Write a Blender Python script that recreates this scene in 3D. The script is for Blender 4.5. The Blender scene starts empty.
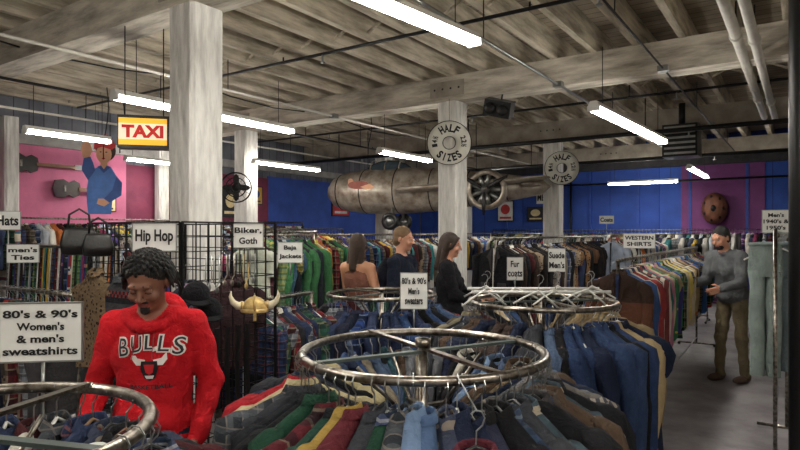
import bpy, math, random
import numpy as np
from mathutils import Vector, Matrix
from mathutils.bvhtree import BVHTree
random.seed(11); rng=np.random.RandomState(5)
sc=bpy.context.scene
TH=math.radians(34); SN,CS=math.sin(TH),math.cos(TH)
def W(u,v,z=0.0): return Vector((SN*u+CS*v, CS*u-SN*v, z))
RU=math.radians(-34)   # yaw that makes local +Y = U axis , local +X = V axis
# ------------------------------------------------------------ materials
def lin(c):
    c=np.array(c[:3],float)/255.0
    c=np.where(c<=0.04045,c/12.92,((c+0.055)/1.055)**2.4)
    return (float(c[0]),float(c[1]),float(c[2]),1.0)
_mc={}
def base_mat(name):
    m=bpy.data.materials.new(name); m.use_nodes=True
    nt=m.node_tree; b=nt.nodes['Principled BSDF']
    return m,nt,b
def mat(name,col,rough=.6,metal=0.,var=.18,vs=6.,bump=.15,bs=40.,emit=0.,ecol=None,coord='Object',stretch=(1,1,1),dark=None):
    key=(name,)
    if key in _mc: return _mc[key]
    m,nt,b=base_mat(name); L=nt.links
    tc=nt.nodes.new('ShaderNodeTexCoord'); mp=nt.nodes.new('ShaderNodeMapping'); mp.inputs['Scale'].default_value=stretch
    L.new(tc.outputs[coord],mp.inputs['Vector'])
    n=nt.nodes.new('ShaderNodeTexNoise'); n.inputs['Scale'].default_value=vs; n.inputs['Detail'].default_value=6; n.inputs['Roughness'].default_value=.6
    L.new(mp.outputs[0],n.inputs['Vector'])
    r=nt.nodes.new('ShaderNodeValToRGB'); c=np.array(lin(col))
    lo=c*(1-var); hi=np.minimum(c*(1+var),1.)
    if dark is not None: lo=np.array(lin(dark))
    r.color_ramp.elements[0].position=.32; r.color_ramp.elements[1].position=.62
    r.color_ramp.elements[0].color=(lo[0],lo[1],lo[2],1); r.color_ramp.elements[1].color=(hi[0],hi[1],hi[2],1)
    L.new(n.outputs['Fac'],r.inputs[0]); L.new(r.outputs[0],b.inputs['Base Color'])
    b.inputs['Roughness'].default_value=rough; b.inputs['Metallic'].default_value=metal
    if bump>0:
        n2=nt.nodes.new('ShaderNodeTexNoise'); n2.inputs['Scale'].default_value=bs; n2.inputs['Detail'].default_value=4
        L.new(mp.outputs[0],n2.inputs['Vector'])
        bp=nt.nodes.new('ShaderNodeBump'); bp.inputs['Strength'].default_value=bump; bp.inputs['Distance'].default_value=.02
        L.new(n2.outputs['Fac'],bp.inputs['Height']); L.new(bp.outputs[0],b.inputs['Normal'])
    if emit>0:
        b.inputs['Emission Color'].default_value=lin(ecol or col); b.inputs['Emission Strength'].default_value=emit
    _mc[key]=m; return m
def cloth(col,kind='plain',c2=(20,20,22),c3=(200,190,170)):
    key=('cl',tuple(col),kind,tuple(c2),tuple(c3))
    if key in _mc: return _mc[key]
    m,nt,b=base_mat('cloth_%s_%d'%(kind,len(_mc))); L=nt.links; N=nt.nodes.new
    b.inputs['Roughness'].default_value=.88
    try: b.inputs['Specular IOR Level'].default_value=.2
    except Exception: pass
    uv=N('ShaderNodeTexCoord')
    ns=N('ShaderNodeTexNoise'); ns.inputs['Scale'].default_value=9; ns.inputs['Detail'].default_value=5
    L.new(uv.outputs['Object'],ns.inputs['Vector'])
    def rgb(c):
        n=N('ShaderNodeRGB'); n.outputs[0].default_value=lin(c); return n.outputs[0]
    def mix(f,a,bb):
        n=N('ShaderNodeMix'); n.data_type='RGBA'
        L.new(f,n.inputs[0]); L.new(a,n.inputs[6]); L.new(bb,n.inputs[7]); return n.outputs[2]
    def math_(op,a,v=None):
        n=N('ShaderNodeMath'); n.operation=op; L.new(a,n.inputs[0])
        if v is not None: n.inputs[1].default_value=v
        return n.outputs[0]
    out=rgb(col)
    sp=N('ShaderNodeSeparateXYZ'); L.new(uv.outputs['UV'],sp.inputs[0])
    if kind in('plaid','plaid2'):
        f=11 if kind=='plaid' else 20
        for ax in (0,1):
            s=math_('GREATER_THAN',math_('FRACT',math_('MULTIPLY',sp.outputs[ax],f)),.55)
            s=math_('MULTIPLY',s,.6); out=mix(s,out,rgb(c2))
            s=math_('GREATER_THAN',math_('FRACT',math_('MULTIPLY',sp.outputs[ax],f)),.9)
            s=math_('MULTIPLY',s,.5); out=mix(s,out,rgb(c3))
    elif kind=='stripe':
        s=math_('GREATER_THAN',math_('FRACT',math_('MULTIPLY',sp.outputs[1],9)),.5); out=mix(s,out,rgb(c2))
        s=math_('GREATER_THAN',math_('FRACT',math_('MULTIPLY',sp.outputs[1],9)),.85); out=mix(s,out,rgb(c3))
    elif kind=='knit':
        s=math_('GREATER_THAN',math_('FRACT',math_('MULTIPLY',sp.outputs[1],6)),.62); out=mix(s,out,rgb(c2))
        ck=N('ShaderNodeTexChecker'); ck.inputs['Scale'].default_value=60; L.new(uv.outputs['UV'],ck.inputs['Vector'])
        s2=math_('GREATER_THAN',math_('FRACT',math_('MULTIPLY',sp.outputs[1],6)),.8)
        mm=N('ShaderNodeMath'); mm.operation='MULTIPLY'; L.new(s2,mm.inputs[0]); L.new(ck.outputs['Fac'],mm.inputs[1]); out=mix(mm.outputs[0],out,rgb(c3))
    elif kind=='vstripe':
        s=math_('GREATER_THAN',math_('FRACT',math_('MULTIPLY',sp.outputs[0],14)),.5); out=mix(s,out,rgb(c2))
    elif kind in('leopard','floral'):
        v=N('ShaderNodeTexVoronoi'); v.inputs['Scale'].default_value=42 if kind=='leopard' else 20
        L.new(uv.outputs['UV'],v.inputs['Vector'])
        s=math_('LESS_THAN',v.outputs['Distance'],.33); out=mix(s,out,rgb(c2))
        s=math_('LESS_THAN',v.outputs['Distance'],.16); out=mix(s,out,rgb(c3))
    elif kind=='block':
        s=math_('GREATER_THAN',sp.outputs[1],-.33); out=mix(s,out,rgb(c2))
    r=N('ShaderNodeMapRange'); r.inputs[3].default_value=.58; r.inputs[4].default_value=1.3
    L.new(ns.outputs['Fac'],r.inputs[0])
    mu=N('ShaderNodeVectorMath'); mu.operation='SCALE'; L.new(out,mu.inputs[0]); L.new(r.outputs[0],mu.inputs['Scale'])
    L.new(mu.outputs[0],b.inputs['Base Color'])
    n2=N('ShaderNodeTexNoise'); n2.inputs['Scale'].default_value=24; n2.inputs['Detail'].default_value=7; n2.inputs['Roughness'].default_value=.6; n2.inputs['Distortion'].default_value=.6
    L.new(uv.outputs['Object'],n2.inputs['Vector'])
    bp=N('ShaderNodeBump'); bp.inputs['Strength'].default_value=.8; bp.inputs['Distance'].default_value=.025
    L.new(n2.outputs['Fac'],bp.inputs['Height']); L.new(bp.outputs[0],b.inputs['Normal'])
    _mc[key]=m; return m
# ------------------------------------------------------------ mesh builder
def gridf(nl,n,wrap=True,wl=False):
    F=[]
    for i in range(nl if wl else nl-1):
        i2=(i+1)%nl
        for j in range(n if wrap else n-1):
            j2=(j+1)%n
            F.append((i*n+j,i*n+j2,i2*n+j2,i2*n+j))
    return F
class MB:
    def __init__(s): s.V=[];s.F=[];s.MI=[];s.UV=[];s.SM=[];s.mats=[];s.n=0
    def mi(s,m):
        if m not in s.mats: s.mats.append(m)
        return s.mats.index(m)
    def add(s,V,F,m,M=None,UV=None,smooth=True):
        V=np.asarray(V,float).reshape(-1,3)
        if UV is None: UV=np.stack([V[:,0],V[:,2]],1)
        if M is not None:
            A=np.array(M); V=V@A[:3,:3].T+A[:3,3]
        s.V.append(V); s.UV.append(UV); i=s.mi(m); n=s.n
        s.F.extend([tuple(k+n for k in f) for f in F]); s.MI.extend([i]*len(F)); s.SM.extend([smooth]*len(F)); s.n+=len(V)
    def box(s,c,d,m,M=None,rz=0.,bev=0.):
        x,y,z=[q/2 for q in d]
        V=np.array([(-x,-y,-z),(x,-y,-z),(x,y,-z),(-x,y,-z),(-x,-y,z),(x,-y,z),(x,y,z),(-x,y,z)])
        if rz:
            cz,sz=math.cos(rz),math.sin(rz); V=np.stack([V[:,0]*cz-V[:,1]*sz,V[:,0]*sz+V[:,1]*cz,V[:,2]],1)
        V=V+np.array(c,float)
        s.add(V,[(0,3,2,1),(4,5,6,7),(0,1,5,4),(1,2,6,5),(2,3,7,6),(3,0,4,7)],m,M,smooth=False)
    def tube(s,P,r,n,m,M=None,closed=False,ref=None,flat=1.,caps=True):
        P=np.asarray(P,float); k=len(P)
        if closed: T=np.roll(P,-1,0)-np.roll(P,1,0)
        else: T=np.gradient(P,axis=0)
        T/= (np.linalg.norm(T,axis=1,keepdims=True)+1e-9)
        if ref is None:
            a=np.abs(T).max(0); ref=np.eye(3)[np.argmin(a)]
        N=np.cross(T,np.array(ref,float)); N/=(np.linalg.norm(N,axis=1,keepdims=True)+1e-9)
        B=np.cross(T,N)
        r=np.broadcast_to(np.asarray(r,float),(k,))
        th=np.linspace(0,2*math.pi,n,endpoint=False)+math.pi/n
        V=P[:,None]+r[:,None,None]*(N[:,None]*np.cos(th)[None,:,None]+flat*B[:,None]*np.sin(th)[None,:,None])
        F=gridf(k,n,True,closed)
        if caps and not closed: F+= [tuple(range(n-1,-1,-1)),tuple((k-1)*n+j for j in range(n))]
        s.add(V.reshape(-1,3),F,m,M,smooth=n>4)
    def ell(s,c,r,m,M=None,nu=14,nv=9,R=None):
        ph=np.linspace(0,math.pi,nv); th=np.linspace(0,2*math.pi,nu,endpoint=False)
        V=np.stack([np.outer(np.sin(ph),np.cos(th)),np.outer(np.sin(ph),np.sin(th)),np.outer(np.cos(ph),np.ones(nu))],-1).reshape(-1,3)*np.array(r,float)
        if R is not None: V=V@np.array(R).T
        s.add(V+np.array(c,float),[f[::-1] for f in gridf(nv,nu)],m,M)
    def lathe(s,prof,n,m,M=None,axis='z'):
        prof=np.array(prof,float); th=np.linspace(0,2*math.pi,n,endpoint=False)
        V=np.stack([prof[:,0:1]*np.cos(th),prof[:,0:1]*np.sin(th),np.repeat(prof[:,1:2],n,1)],-1).reshape(-1,3)
        s.add(V,gridf(len(prof),n),m,M)
    def poly(s,pts,t,m,M=None,y=0.):
        n=len(pts); V=[(p[0],y-t/2,p[1]) for p in pts]+[(p[0],y+t/2,p[1]) for p in pts]
        F=[tuple(range(n)),tuple(range(2*n-1,n-1,-1))]+[(i,i+n,(i+1)%n+n,(i+1)%n) for i in range(n)]
        s.add(V,F,m,M,smooth=False)
    def build(s,name,parent=None):
        me=bpy.data.meshes.new(name); V=np.concatenate(s.V)
        me.from_pydata(V.tolist(),[],s.F)
        for m in s.mats: me.materials.append(m)
        me.polygons.foreach_set('material_index',s.MI); me.polygons.foreach_set('use_smooth',s.SM)
        uvl=me.uv_layers.new(name='UVMap'); li=np.empty(len(me.loops),dtype=np.int32); me.loops.foreach_get('vertex_index',li)
        uvl.data.foreach_set('uv',np.concatenate(s.UV)[li].astype(np.float32).ravel()); me.update()
        o=bpy.data.objects.new(name,me); sc.collection.objects.link(o)
        if parent: o.parent=parent
        return o
def empty(name,loc=(0,0,0),yaw=0.):
    o=bpy.data.objects.new(name,None); o.location=loc; o.rotation_euler=(0,0,yaw); o.empty_display_size=.2
    sc.collection.objects.link(o); return o
# ------------------------------------------------------------ text
_tc={}
def text2d(body,bold=.02):
    k=(body,bold)
    if k in _tc: return _tc[k]
    cu=bpy.data.curves.new('t','FONT'); cu.body=body; cu.resolution_u=3; cu.offset=bold; cu.align_x='CENTER'
    o=bpy.data.objects.new('t',cu); sc.collection.objects.link(o)
    dg=bpy.context.evaluated_depsgraph_get(); dg.update()
    me=bpy.data.meshes.new_from_object(o.evaluated_get(dg))
    V=np.array([tuple(v.co)[:2] for v in me.vertices]); F=[tuple(p.vertices) for p in me.polygons]
    bpy.data.objects.remove(o); bpy.data.curves.remove(cu); bpy.data.meshes.remove(me)
    _tc[k]=(V,F); return _tc[k]
def put_text(mb,body,cx,cz,w,h,m,y=-.008,M=None,rot=0.,bold=.02,keep=False):
    V,F=text2d(body,bold); lo=V.min(0); hi=V.max(0); c=(lo+hi)/2; sz=hi-lo
    Q=(V-c)*np.array([w/sz[0],h/sz[1]])
    if rot: Q=np.stack([Q[:,0]*math.cos(rot)-Q[:,1]*math.sin(rot),Q[:,0]*math.sin(rot)+Q[:,1]*math.cos(rot)],1)
    mb.add(np.stack([Q[:,0]+cx,np.full(len(Q),y),Q[:,1]+cz],1),F,m,M,smooth=False)
WHITE=mat('sign_white',(226,226,222),.5,var=.05,bump=0)
BLACK=mat('ink_black',(14,14,16),.6,var=.1,bump=0)
CHROME=mat('worn_chrome',(150,144,136),.3,1.,var=.2,vs=30,bump=.05,dark=(84,74,64))
STEEL=mat('grey_steel',(150,152,150),.35,.9,var=.2,bump=.05)
BLKMET=mat('black_metal',(16,16,17),.4,.3,var=.2,bump=.03)
GREYBAR=mat('grey_green_bar',(78,88,86),.45,.5,var=.2,bump=.05)
WHTPL=mat('white_plastic',(215,215,210),.4,var=.05,bump=0)
BLKPL=mat('black_plastic',(20,20,22),.35,var=.1,bump=0)
WOODH=mat('hanger_wood',(120,88,58),.5,var=.2,bump=.05)
def sign(name,loc,w,h,yaw,lines,post=None,frame=True,hang=None):
    e=empty(name,loc,math.radians(yaw)); mb=MB()
    mb.box((0,0,0),(w,.006,h),WHITE)
    if frame:
        t=.005
        for z in(-h/2,h/2): mb.box((0,0,z),(w+t,.012,t),STEEL)
        for x in(-w/2,w/2): mb.box((x,0,0),(t,.012,h+t),STEEL)
    if post: mb.tube([(0,.01,-h/2),(0,.01,-h/2-post)],.006,6,STEEL)
    if hang:
        for x in(-w*.4,w*.4): mb.tube([(x,0,h/2),(x,0,h/2+hang)],.003,4,BLKMET)
    n=len(lines); ch=h*.84/n
    mx=max(len(l) for l in lines)
    for i,l in enumerate(lines):
        tw=min(w*.9*len(l)/mx if n>1 else w*.86, w*.9); tw=max(tw,min(w*.4,len(l)*ch*.5))
        put_text(mb,l,0,h*.42-ch*(i+.5),tw,ch*.66,BLACK,bold=.03)
    mb.build('board',e); return e
# ------------------------------------------------------------ room shell
U0,U1,V0,V1,HC=-3.,16.,-10.,3.,4.03
def flatbox(name,u0,u1,v0,v1,z0,z1,m):
    e=MB(); e.box(((v0+v1)/2,(u0+u1)/2,(z0+z1)/2),(abs(v1-v0),abs(u1-u0),z1-z0),m)
    o=e.build(name); o.rotation_euler=(0,0,RU); return o
def board_mat(name,c1,c2,mort,w,row,rot=0.,rough=.8,ns=4.,lo=.6,hi=1.3,axis='xz'):
    m,nt,b=base_mat(name); L=nt.links; N=nt.nodes.new
    tc=N('ShaderNodeTexCoord'); sp=N('ShaderNodeSeparateXYZ'); cb=N('ShaderNodeCombineXYZ'); L.new(tc.outputs['Object'],sp.inputs[0])
    ia={'x':0,'y':1,'z':2}
    L.new(sp.outputs[ia[axis[0]]],cb.inputs[0]); L.new(sp.outputs[ia[axis[1]]],cb.inputs[1])
    br=N('ShaderNodeTexBrick'); br.inputs['Scale'].default_value=1.; br.inputs['Brick Width'].default_value=w; br.inputs['Row Height'].default_value=row; br.inputs['Mortar Size'].default_value=.006
    br.inputs['Color1'].default_value=lin(c1); br.inputs['Color2'].default_value=lin(c2); br.inputs['Mortar'].default_value=lin(mort)
    L.new(cb.outputs[0],br.inputs['Vector'])
    n=N('ShaderNodeTexNoise'); n.inputs['Scale'].default_value=ns; n.inputs['Detail'].default_value=8; L.new(tc.outputs['Object'],n.inputs['Vector'])
    r=N('ShaderNodeMapRange'); r.inputs[1].default_value=.3; r.inputs[2].default_value=.7; r.inputs[3].default_value=lo; r.inputs[4].default_value=hi; L.new(n.outputs['Fac'],r.inputs[0])
    mu=N('ShaderNodeVectorMath'); mu.operation='SCALE'; L.new(br.outputs['Color'],mu.inputs[0]); L.new(r.outputs[0],mu.inputs['Scale']); L.new(mu.outputs[0],b.inputs['Base Color'])
    bp=N('ShaderNodeBump'); bp.inputs['Strength'].default_value=.5; bp.inputs['Distance'].default_value=.01; L.new(br.outputs['Fac'],bp.inputs['Height']); bp.invert=True; L.new(bp.outputs[0],b.inputs['Normal'])
    b.inputs['Roughness'].default_value=rough; return m
flatbox('floor',U0,U1,V0,V1,-.1,0,mat('painted_concrete',(146,141,144),.5,var=.1,vs=2.6,bump=.1,bs=25,dark=(112,108,112)))
flatbox('ceiling',U0,U1,V0,V1,HC,HC+.1,board_mat('deck_boards',(168,156,136),(142,130,112),(66,58,50),3.,.15,ns=3,axis='xy'))
gw=board_mat('grey_boards',(112,114,122),(96,98,108),(48,48,54),.22,5.,ns=2,axis='yz')
bl=board_mat('blue_boards',(52,86,174),(44,76,158),(26,40,96),1.2,6.,ns=2,lo=.75,hi=1.2,axis='xz')
flatbox('wall_left',U0,U1,V0-.1,V0,0,HC,gw)
flatbox('wall_back',U1,U1+.1,V0,V1,0,HC,bl)
flatbox('wall_right',U0,U1,V1,V1+.1,0,HC,mat('plaster_right',(180,174,164),.9))
flatbox('wall_front',U0-.1,U0,V0,V1,0,HC,mat('plaster_front',(180,174,164),.9))
pink=mat('pink_paint',(196,108,142),.7,var=.15,vs=2,bump=.05)
maroon=mat('maroon_paint',(120,50,76),.7,var=.3,vs=2,bump=.05)
blueL=mat('blue_paint',(50,82,168),.7,var=.2,vs=2,bump=.05)
purple=mat('purple_paint',(112,54,112),.7,var=.15,vs=2,bump=.05)
flatbox('wall_panel_pink',2.5,6.1,V0,V0+.03,1.,3.1,pink)
flatbox('wall_panel_maroon',6.1,9.5,V0,V0+.03,1.,2.9,maroon)
flatbox('wall_panel_blue',9.5,15.9,V0,V0+.03,1.,2.95,blueL)
flatbox('wall_panel_purple',15.97,16.,-2.5,-.75,0,3.35,purple)
dk=mat('dark_beam',(52,50,52),.8,var=.3)
flatbox('trim_back_header',15.8,16.,V0,V1,3.3,3.6,dk)
flatbox('trim_left_rail',0,15.7,V0,V0+.12,3.05,3.2,mat('trim_grey',(150,148,145),.7))
mb=MB(); bat=mat('blue_batten',(42,74,158),.6,var=.15)
for i in range(11): mb.box((V0+.5+i*1.2,15.97,1.65),(.06,.05,3.3),bat)
mb.tube([(V0+.3,15.9,2.95),(V1-.3,15.9,2.95)],.025,8,BLKMET); 
for x in(-5.2,.4,-8.2): mb.tube([(x,15.9,0.2),(x,15.9,3.3)],.03,8,BLKMET)
o=mb.build('trim_back_battens'); o.rotation_euler=(0,0,RU)
wj=mat('whitewashed_joist',(206,197,178),.85,var=.15,vs=3,bump=.3,bs=18,stretch=(4,.6,4),dark=(146,136,118))
wb=mat('whitewashed_beam',(208,201,187),.85,var=.12,vs=2.5,bump=.4,bs=14,stretch=(.8,4,4),dark=(148,139,126))
mb=MB(); v=V0+.2
while v<V1:
    mb.box((v,(U0+U1)/2,3.875),(.07,U1-U0,.29),wj); v+=.46
for u in (1.,5.,9.,12.8):
    v=V0+.2
    while v<V1-.5:
        mb.tube([(v,u,3.76),(v+.46,u,3.99)],.018,4,wj); mb.tube([(v,u+.05,3.99),(v+.46,u+.05,3.76)],.018,4,wj); v+=.46
o=mb.build('ceiling_joists'); o.rotation_euler=(0,0,RU)
wb2=mat('aged_beam',(150,142,130),.85,var=.3,vs=3,bump=.3)
for u in(-1.05,2.95,7.,10.85,14.8):
    mb=MB(); mb.box(((V0+V1)/2,u,3.57),(V1-V0,.3,.33),wb if u<10 else wb2)
    for v in(-7.88,-3.88,.15): mb.box((v,u-.155,3.57),(.5,.012,.2),wb2); [mb.ell((v+q,u-.165,3.57),(.015,.008,.015),BLKMET,nu=8,nv=5) for q in(-.18,-.06,.06,.18)]
    o=mb.build('ceiling_beam'); o.rotation_euler=(0,0,RU)
wc=mat('painted_column',(228,226,221),.75,var=.05,vs=6,bump=.8,bs=9,stretch=(3,3,.5),dark=(192,190,185))
def column(u,v,w=.3):
    mb=MB(); b=w/2; c=.03
    prof=[(-b+c,-b),(b-c,-b),(b,-b+c),(b,b-c),(b-c,b),(-b+c,b),(-b,b-c),(-b,-b+c)]
    zs=[0.,.6,1.2,1.8,2.4,3.0,3.41]; V=[]
    for z in zs:
        for p in prof: V.append((p[0]+random.uniform(-.004,.004),p[1]+random.uniform(-.004,.004),z))
    mb.add(V,gridf(len(zs),8),wc,smooth=False)
    mb.box((0,0,.08),(w+.05,w+.05,.16),wc)
    o=mb.build('column'); o.location=W(u,v); o.rotation_euler=(0,0,RU)
for u,v in((2.95,-3.88),(2.95,-7.88),(7.,-3.88),(10.85,-3.88),(7.,-7.88),(10.85,-7.75),(14.8,-7.8),(7.,.15),(10.85,.15),(-1.05,-3.88)): column(u,v)
for u in(4.15,6.7): column(u,-9.8,.2)
pw=mat('painted_pipe',(206,202,192),.5,var=.1)
for i,(v,z,r) in enumerate(((-.5,3.42,.045),(-.36,3.36,.04))):
    mb=MB(); a=W(1.,v,z); b=W(10.5,v,z)
    mb.tube([tuple(a),tuple(b)],r,12,pw)
    for u in(2.,6.,9.): p=W(u,v,z); mb.tube([tuple(p+Vector((0,0,-r-.01))),tuple(p+Vector((0,0,.3)))],.008,6,BLKMET); mb.tube([tuple(W(u-.03,v,z)),tuple(W(u+.03,v,z))],r+.012,12,pw)
    mb.build('ceiling_pipe')
mb=MB()
for u,z in((9.6,3.2),(12.6,3.15),(5.0,3.66),(8.6,3.55)):
    rr=.035 if u>9 else .018
    mb.tube([tuple(W(u,-9.5,z)),tuple(W(u,2.5,z))],rr,8,BLKMET)
    for v in(-8,-5,-2,1):
        mb.tube([tuple(W(u,v,z)),tuple(W(u,v,3.72))],.01,5,BLKMET)
        mb.tube([tuple(W(u,v+.6,z)),tuple(W(u,v+.6,z-.09))],.012,6,STEEL); mb.tube([tuple(W(u,v+.6,z-.09)),tuple(W(u,v+.6,z-.1))],.03,8,STEEL)
mb.build('sprinkler_pipe')
mb=MB()
for v,z,mm in((-2.3,3.36,STEEL),(-5.6,3.36,pw),(-8.7,3.34,pw),(-1.2,3.37,BLKMET),(-6.9,3.3,BLKMET)):
    mb.tube([tuple(W(-1,v,z)),tuple(W(14.5,v,z))],.016 if v!=-1.2 else .01,8,mm)
    for u in(.9,4.7,8.9,12.7): mb.tube([tuple(W(u,v,z)),tuple(W(u,v,3.72))],.006,5,BLKMET)
    for u in(6.6,10.4): p=W(u,v,z); mb.box(tuple(p),(.1,.1,.06),STEEL,rz=RU)
mb.build('ceiling_conduit')
mb=MB(); mb.box((0,0,0),(.5,.45,.5),BLKMET); mb.tube([(0,0,.25),(0,0,.6)],.05,8,BLKMET)
for i in range(6): mb.box((0,-.235,-.2+i*.08),(.44,.02,.03),STEEL)
o=mb.build('hanging_heater'); o.location=W(10.3,-1.6,3.12); o.rotation_euler=(0,0,RU)
mb=MB(); mb.tube([(0,0,0),(0,0,4.03)],.035,14,BLKMET); mb.tube([(0,0,0),(0,0,.02)],.09,14,BLKMET)
mb.tube([(0,0,3.4),(0,0,3.46)],.055,14,BLKMET); o=mb.build('steel_post'); o.location=(1.595,2.4,0)
# ------------------------------------------------------------ fluorescent lights
TUBE=mat('tube_glow',(255,252,246),.5,var=0,bump=0,emit=31.,ecol=(255,250,241))
FIXW=mat('fixture_white',(225,225,220),.4,var=.05,bump=0)
def fluoro(a,b,n=2):
    a=Vector(a);b=Vector(b); d=(b-a); Ln=d.length; yaw=math.atan2(d.y,d.x)
    e=empty('fluorescent_light',(a+b)/2,yaw); mb=MB()
    mb.add([(-Ln/2,-.05,.03),(Ln/2,-.05,.03),(Ln/2,-.03,.075),(-Ln/2,-.03,.075),(-Ln/2,.05,.03),(Ln/2,.05,.03),(Ln/2,.03,.075),(-Ln/2,.03,.075)],
           [(0,1,2,3),(4,7,6,5),(3,2,6,7),(0,4,5,1),(0,3,7,4),(1,5,6,2)],FIXW,smooth=False)
    for x in(-Ln/2+.01,Ln/2-.01): mb.box((x,0,.01),(.02,.11,.05),FIXW)
    for x in(-Ln*.4,Ln*.4): mb.tube([(x,0,.075),(x,0,3.39-a.z)],.004,5,BLKMET)
    mb.build('housing',e); mt=MB()
    for y in(-.035,.035): mt.tube([(-Ln/2+.02,y,.005),(Ln/2-.02,y,.005)],.016,8,TUBE)
    mt.build('tubes',e)
Ud=W(1,0)
def flu(x,y,z,L,deg=34.): a=Vector((x,y,z)); t=math.radians(deg); fluoro(a,a+Vector((math.sin(t),math.cos(t),0))*L)
flu(.52-2.4*.66,4.17-2.4*.75,3.0,2.4,41.5); flu(1.7,5.28,2.78,2.5,36.7); flu(-2.44,5.1,2.84,2.15); flu(-4.2,6.7,2.82,1.0)
flu(-2.4,9.8,2.83,1.6); flu(-.3,8.5,2.83,1.4); flu(5.2,10.8,2.85,2.3)
a=W(14.3,-3.8,2.80); fluoro(a,a+W(0,1)*1.5)
flu(-4.4,9.6,2.86,1.3)
flu(-3.4,.6,2.85,2.4); flu(1.0,-.9,2.85,2.4)  # unseen fixtures added beside and behind the camera for extra light
flu(-.9,-1.6,2.85,2.4); flu(1.2,13.,2.9,2.0)  # first one is another added fixture, out of view behind the camera
# ------------------------------------------------------------ garments
def sg(x,p): return np.sign(x)*np.abs(x)**p
def tubeN(mb,P,rx,ry,n,m,M,wr=.0):
    P=np.array(P,float); k=len(P); th=np.linspace(0,2*math.pi,n,endpoint=False)
    rx=np.array(rx,float); ry=np.array(ry,float); ph=random.uniform(0,6)
    w=1+wr*np.sin(np.arange(k)[:,None]*2.1+th[None,:]*2+ph)
    X=P[:,0:1]+rx[:,None]*np.cos(th)*w; Y=P[:,1:2]+ry[:,None]*np.sin(th)*w; Z=np.repeat(P[:,2:3],n,1)
    V=np.stack([X,Y,Z],-1).reshape(-1,3); UV=np.stack([V[:,0],V[:,2]],1)
    mb.add(V,[f[::-1] for f in gridf(k,n)]+[tuple(range(n))],m,M,UV)
def garment(mb,M,m,L=.78,w=.21,sl=.6,th=.042,sq=0.,trim=None,n=18,jacket=None):
    zs=np.array([-.095,-.108,-.135,-.165,-.2,-.25,-.34,-.45,-.56,-.67,-.78,-.9,-1.0])
    zs=zs[zs>-L+.04]; zs=np.append(zs,-L)
    a=np.interp(-zs,[.095,.108,.135,.165,.2,.25,.4,1.2],[.05,.065,.12,.175,.207,.203,.2,.25])*w/.21
    bi=lambda z:np.interp(z,[.095,.135,.2,.4,1.],[.03,.034,.042,.05,.06])*th/.042
    b=bi(-zs)
    t=np.linspace(0,2*math.pi,n,endpoint=False)
    X=a[:,None]*sg(np.cos(t),.8); Y=b[:,None]*np.sin(t)
    if sq: Y=Y*(1+sq*X/w)
    ph=random.uniform(0,6.3); fr=random.uniform(25,38); dep=np.clip((-zs-.15)*1.5,0,1)[:,None]
    Y=Y+dep*(.017*np.sin(X*fr+ph)+.02*random.uniform(-1,1))+dep*.009*np.sin(-zs[:,None]*14+ph+X*9)
    Z=np.repeat(zs[:,None],n,1)+0.; Z[-1]+=.012*np.sin(X[-1]*20+ph)
    V=np.stack([X,Y,Z],-1).reshape(-1,3)
    mb.add(V,[f[::-1] for f in gridf(len(zs),n)],m,M,np.stack([V[:,0],V[:,2]],1))
    c=trim or m
    th2=np.linspace(0,2*math.pi,9,endpoint=False)
    cl=[]
    for rr,z0 in((.05,-.1),(.046,-.078),(.054,-.076),(.07,-.106)):
        for q in th2: cl.append((rr*math.cos(q),rr*.62*math.sin(q),z0-.016*(math.sin(q)<-.3)))
    mb.add(cl,gridf(4,9),c,M)
    if sl>0:
        for s in(-1,1):
            j=random.uniform(-.03,.03); k=w/.21; q=(1+sq*s)
            zz=[-.165,-.2,-.27,-.38,-.5,-.2-sl+.04,-.2-sl]; zz=[z for z in zz[:-2] if z>-.2-sl+.08]+zz[-2:]
            kk=len(zz); f=np.linspace(0,1,kk)
            P=[(s*k*np.interp(ff,[0,.2,.5,1],[.18,.212,.232,.218]),j*ff+.008*math.sin(ff*9+ph),z) for ff,z in zip(f,zz)]
            rx=np.interp(f,[0,.15,.5,.95,1],[.03,.058,.053,.042,.038])*k; ry=rx*.72*q*th/.042
            tubeN(mb,P,rx,ry,10,m,M,wr=.16)
            if trim and sl>.4:
                tubeN(mb,[(P[-1][0],P[-1][1],P[-1][2]+.01),(P[-1][0],P[-1][1],P[-1][2]-.035)],[.037*k,.033*k],[.03*q,.026*q],9,trim,M)
    if jacket:
        yy=lambda z:-(float(bi(-z))+.02)
        zb=-L+.02
        mb.add([(-.014,yy(-.13)+.01,-.11),(.014,yy(-.13)+.01,-.11),(.006,yy(-.4),-.4),(-.006,yy(-.4),-.4),(-.004,yy(zb),zb),(.004,yy(zb),zb)],[(0,1,2,3),(3,2,5,4)],jacket,M,smooth=False)
        for s in(-1,1):
            mb.add([(s*.03,yy(-.11)+.014,-.1),(s*.085,yy(-.2)-.002,-.2),(s*.055,yy(-.22)-.008,-.225),(s*.012,yy(-.4)-.006,-.4),(s*.018,yy(-.2)-.006,-.18)],[(0,1,2,3,4)] if s<0 else [(4,3,2,1,0)],c,M,smooth=False)
            mb.box((s*.1,yy(-.5)+.004,-.52),(.1,.012,.1),c,M)
        for i in range(4): mb.ell((.014,yy(-.35-.1*i)-.004,-.35-.1*i),(.008,.004,.008),BLKPL,M,nu=8,nv=5)
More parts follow.
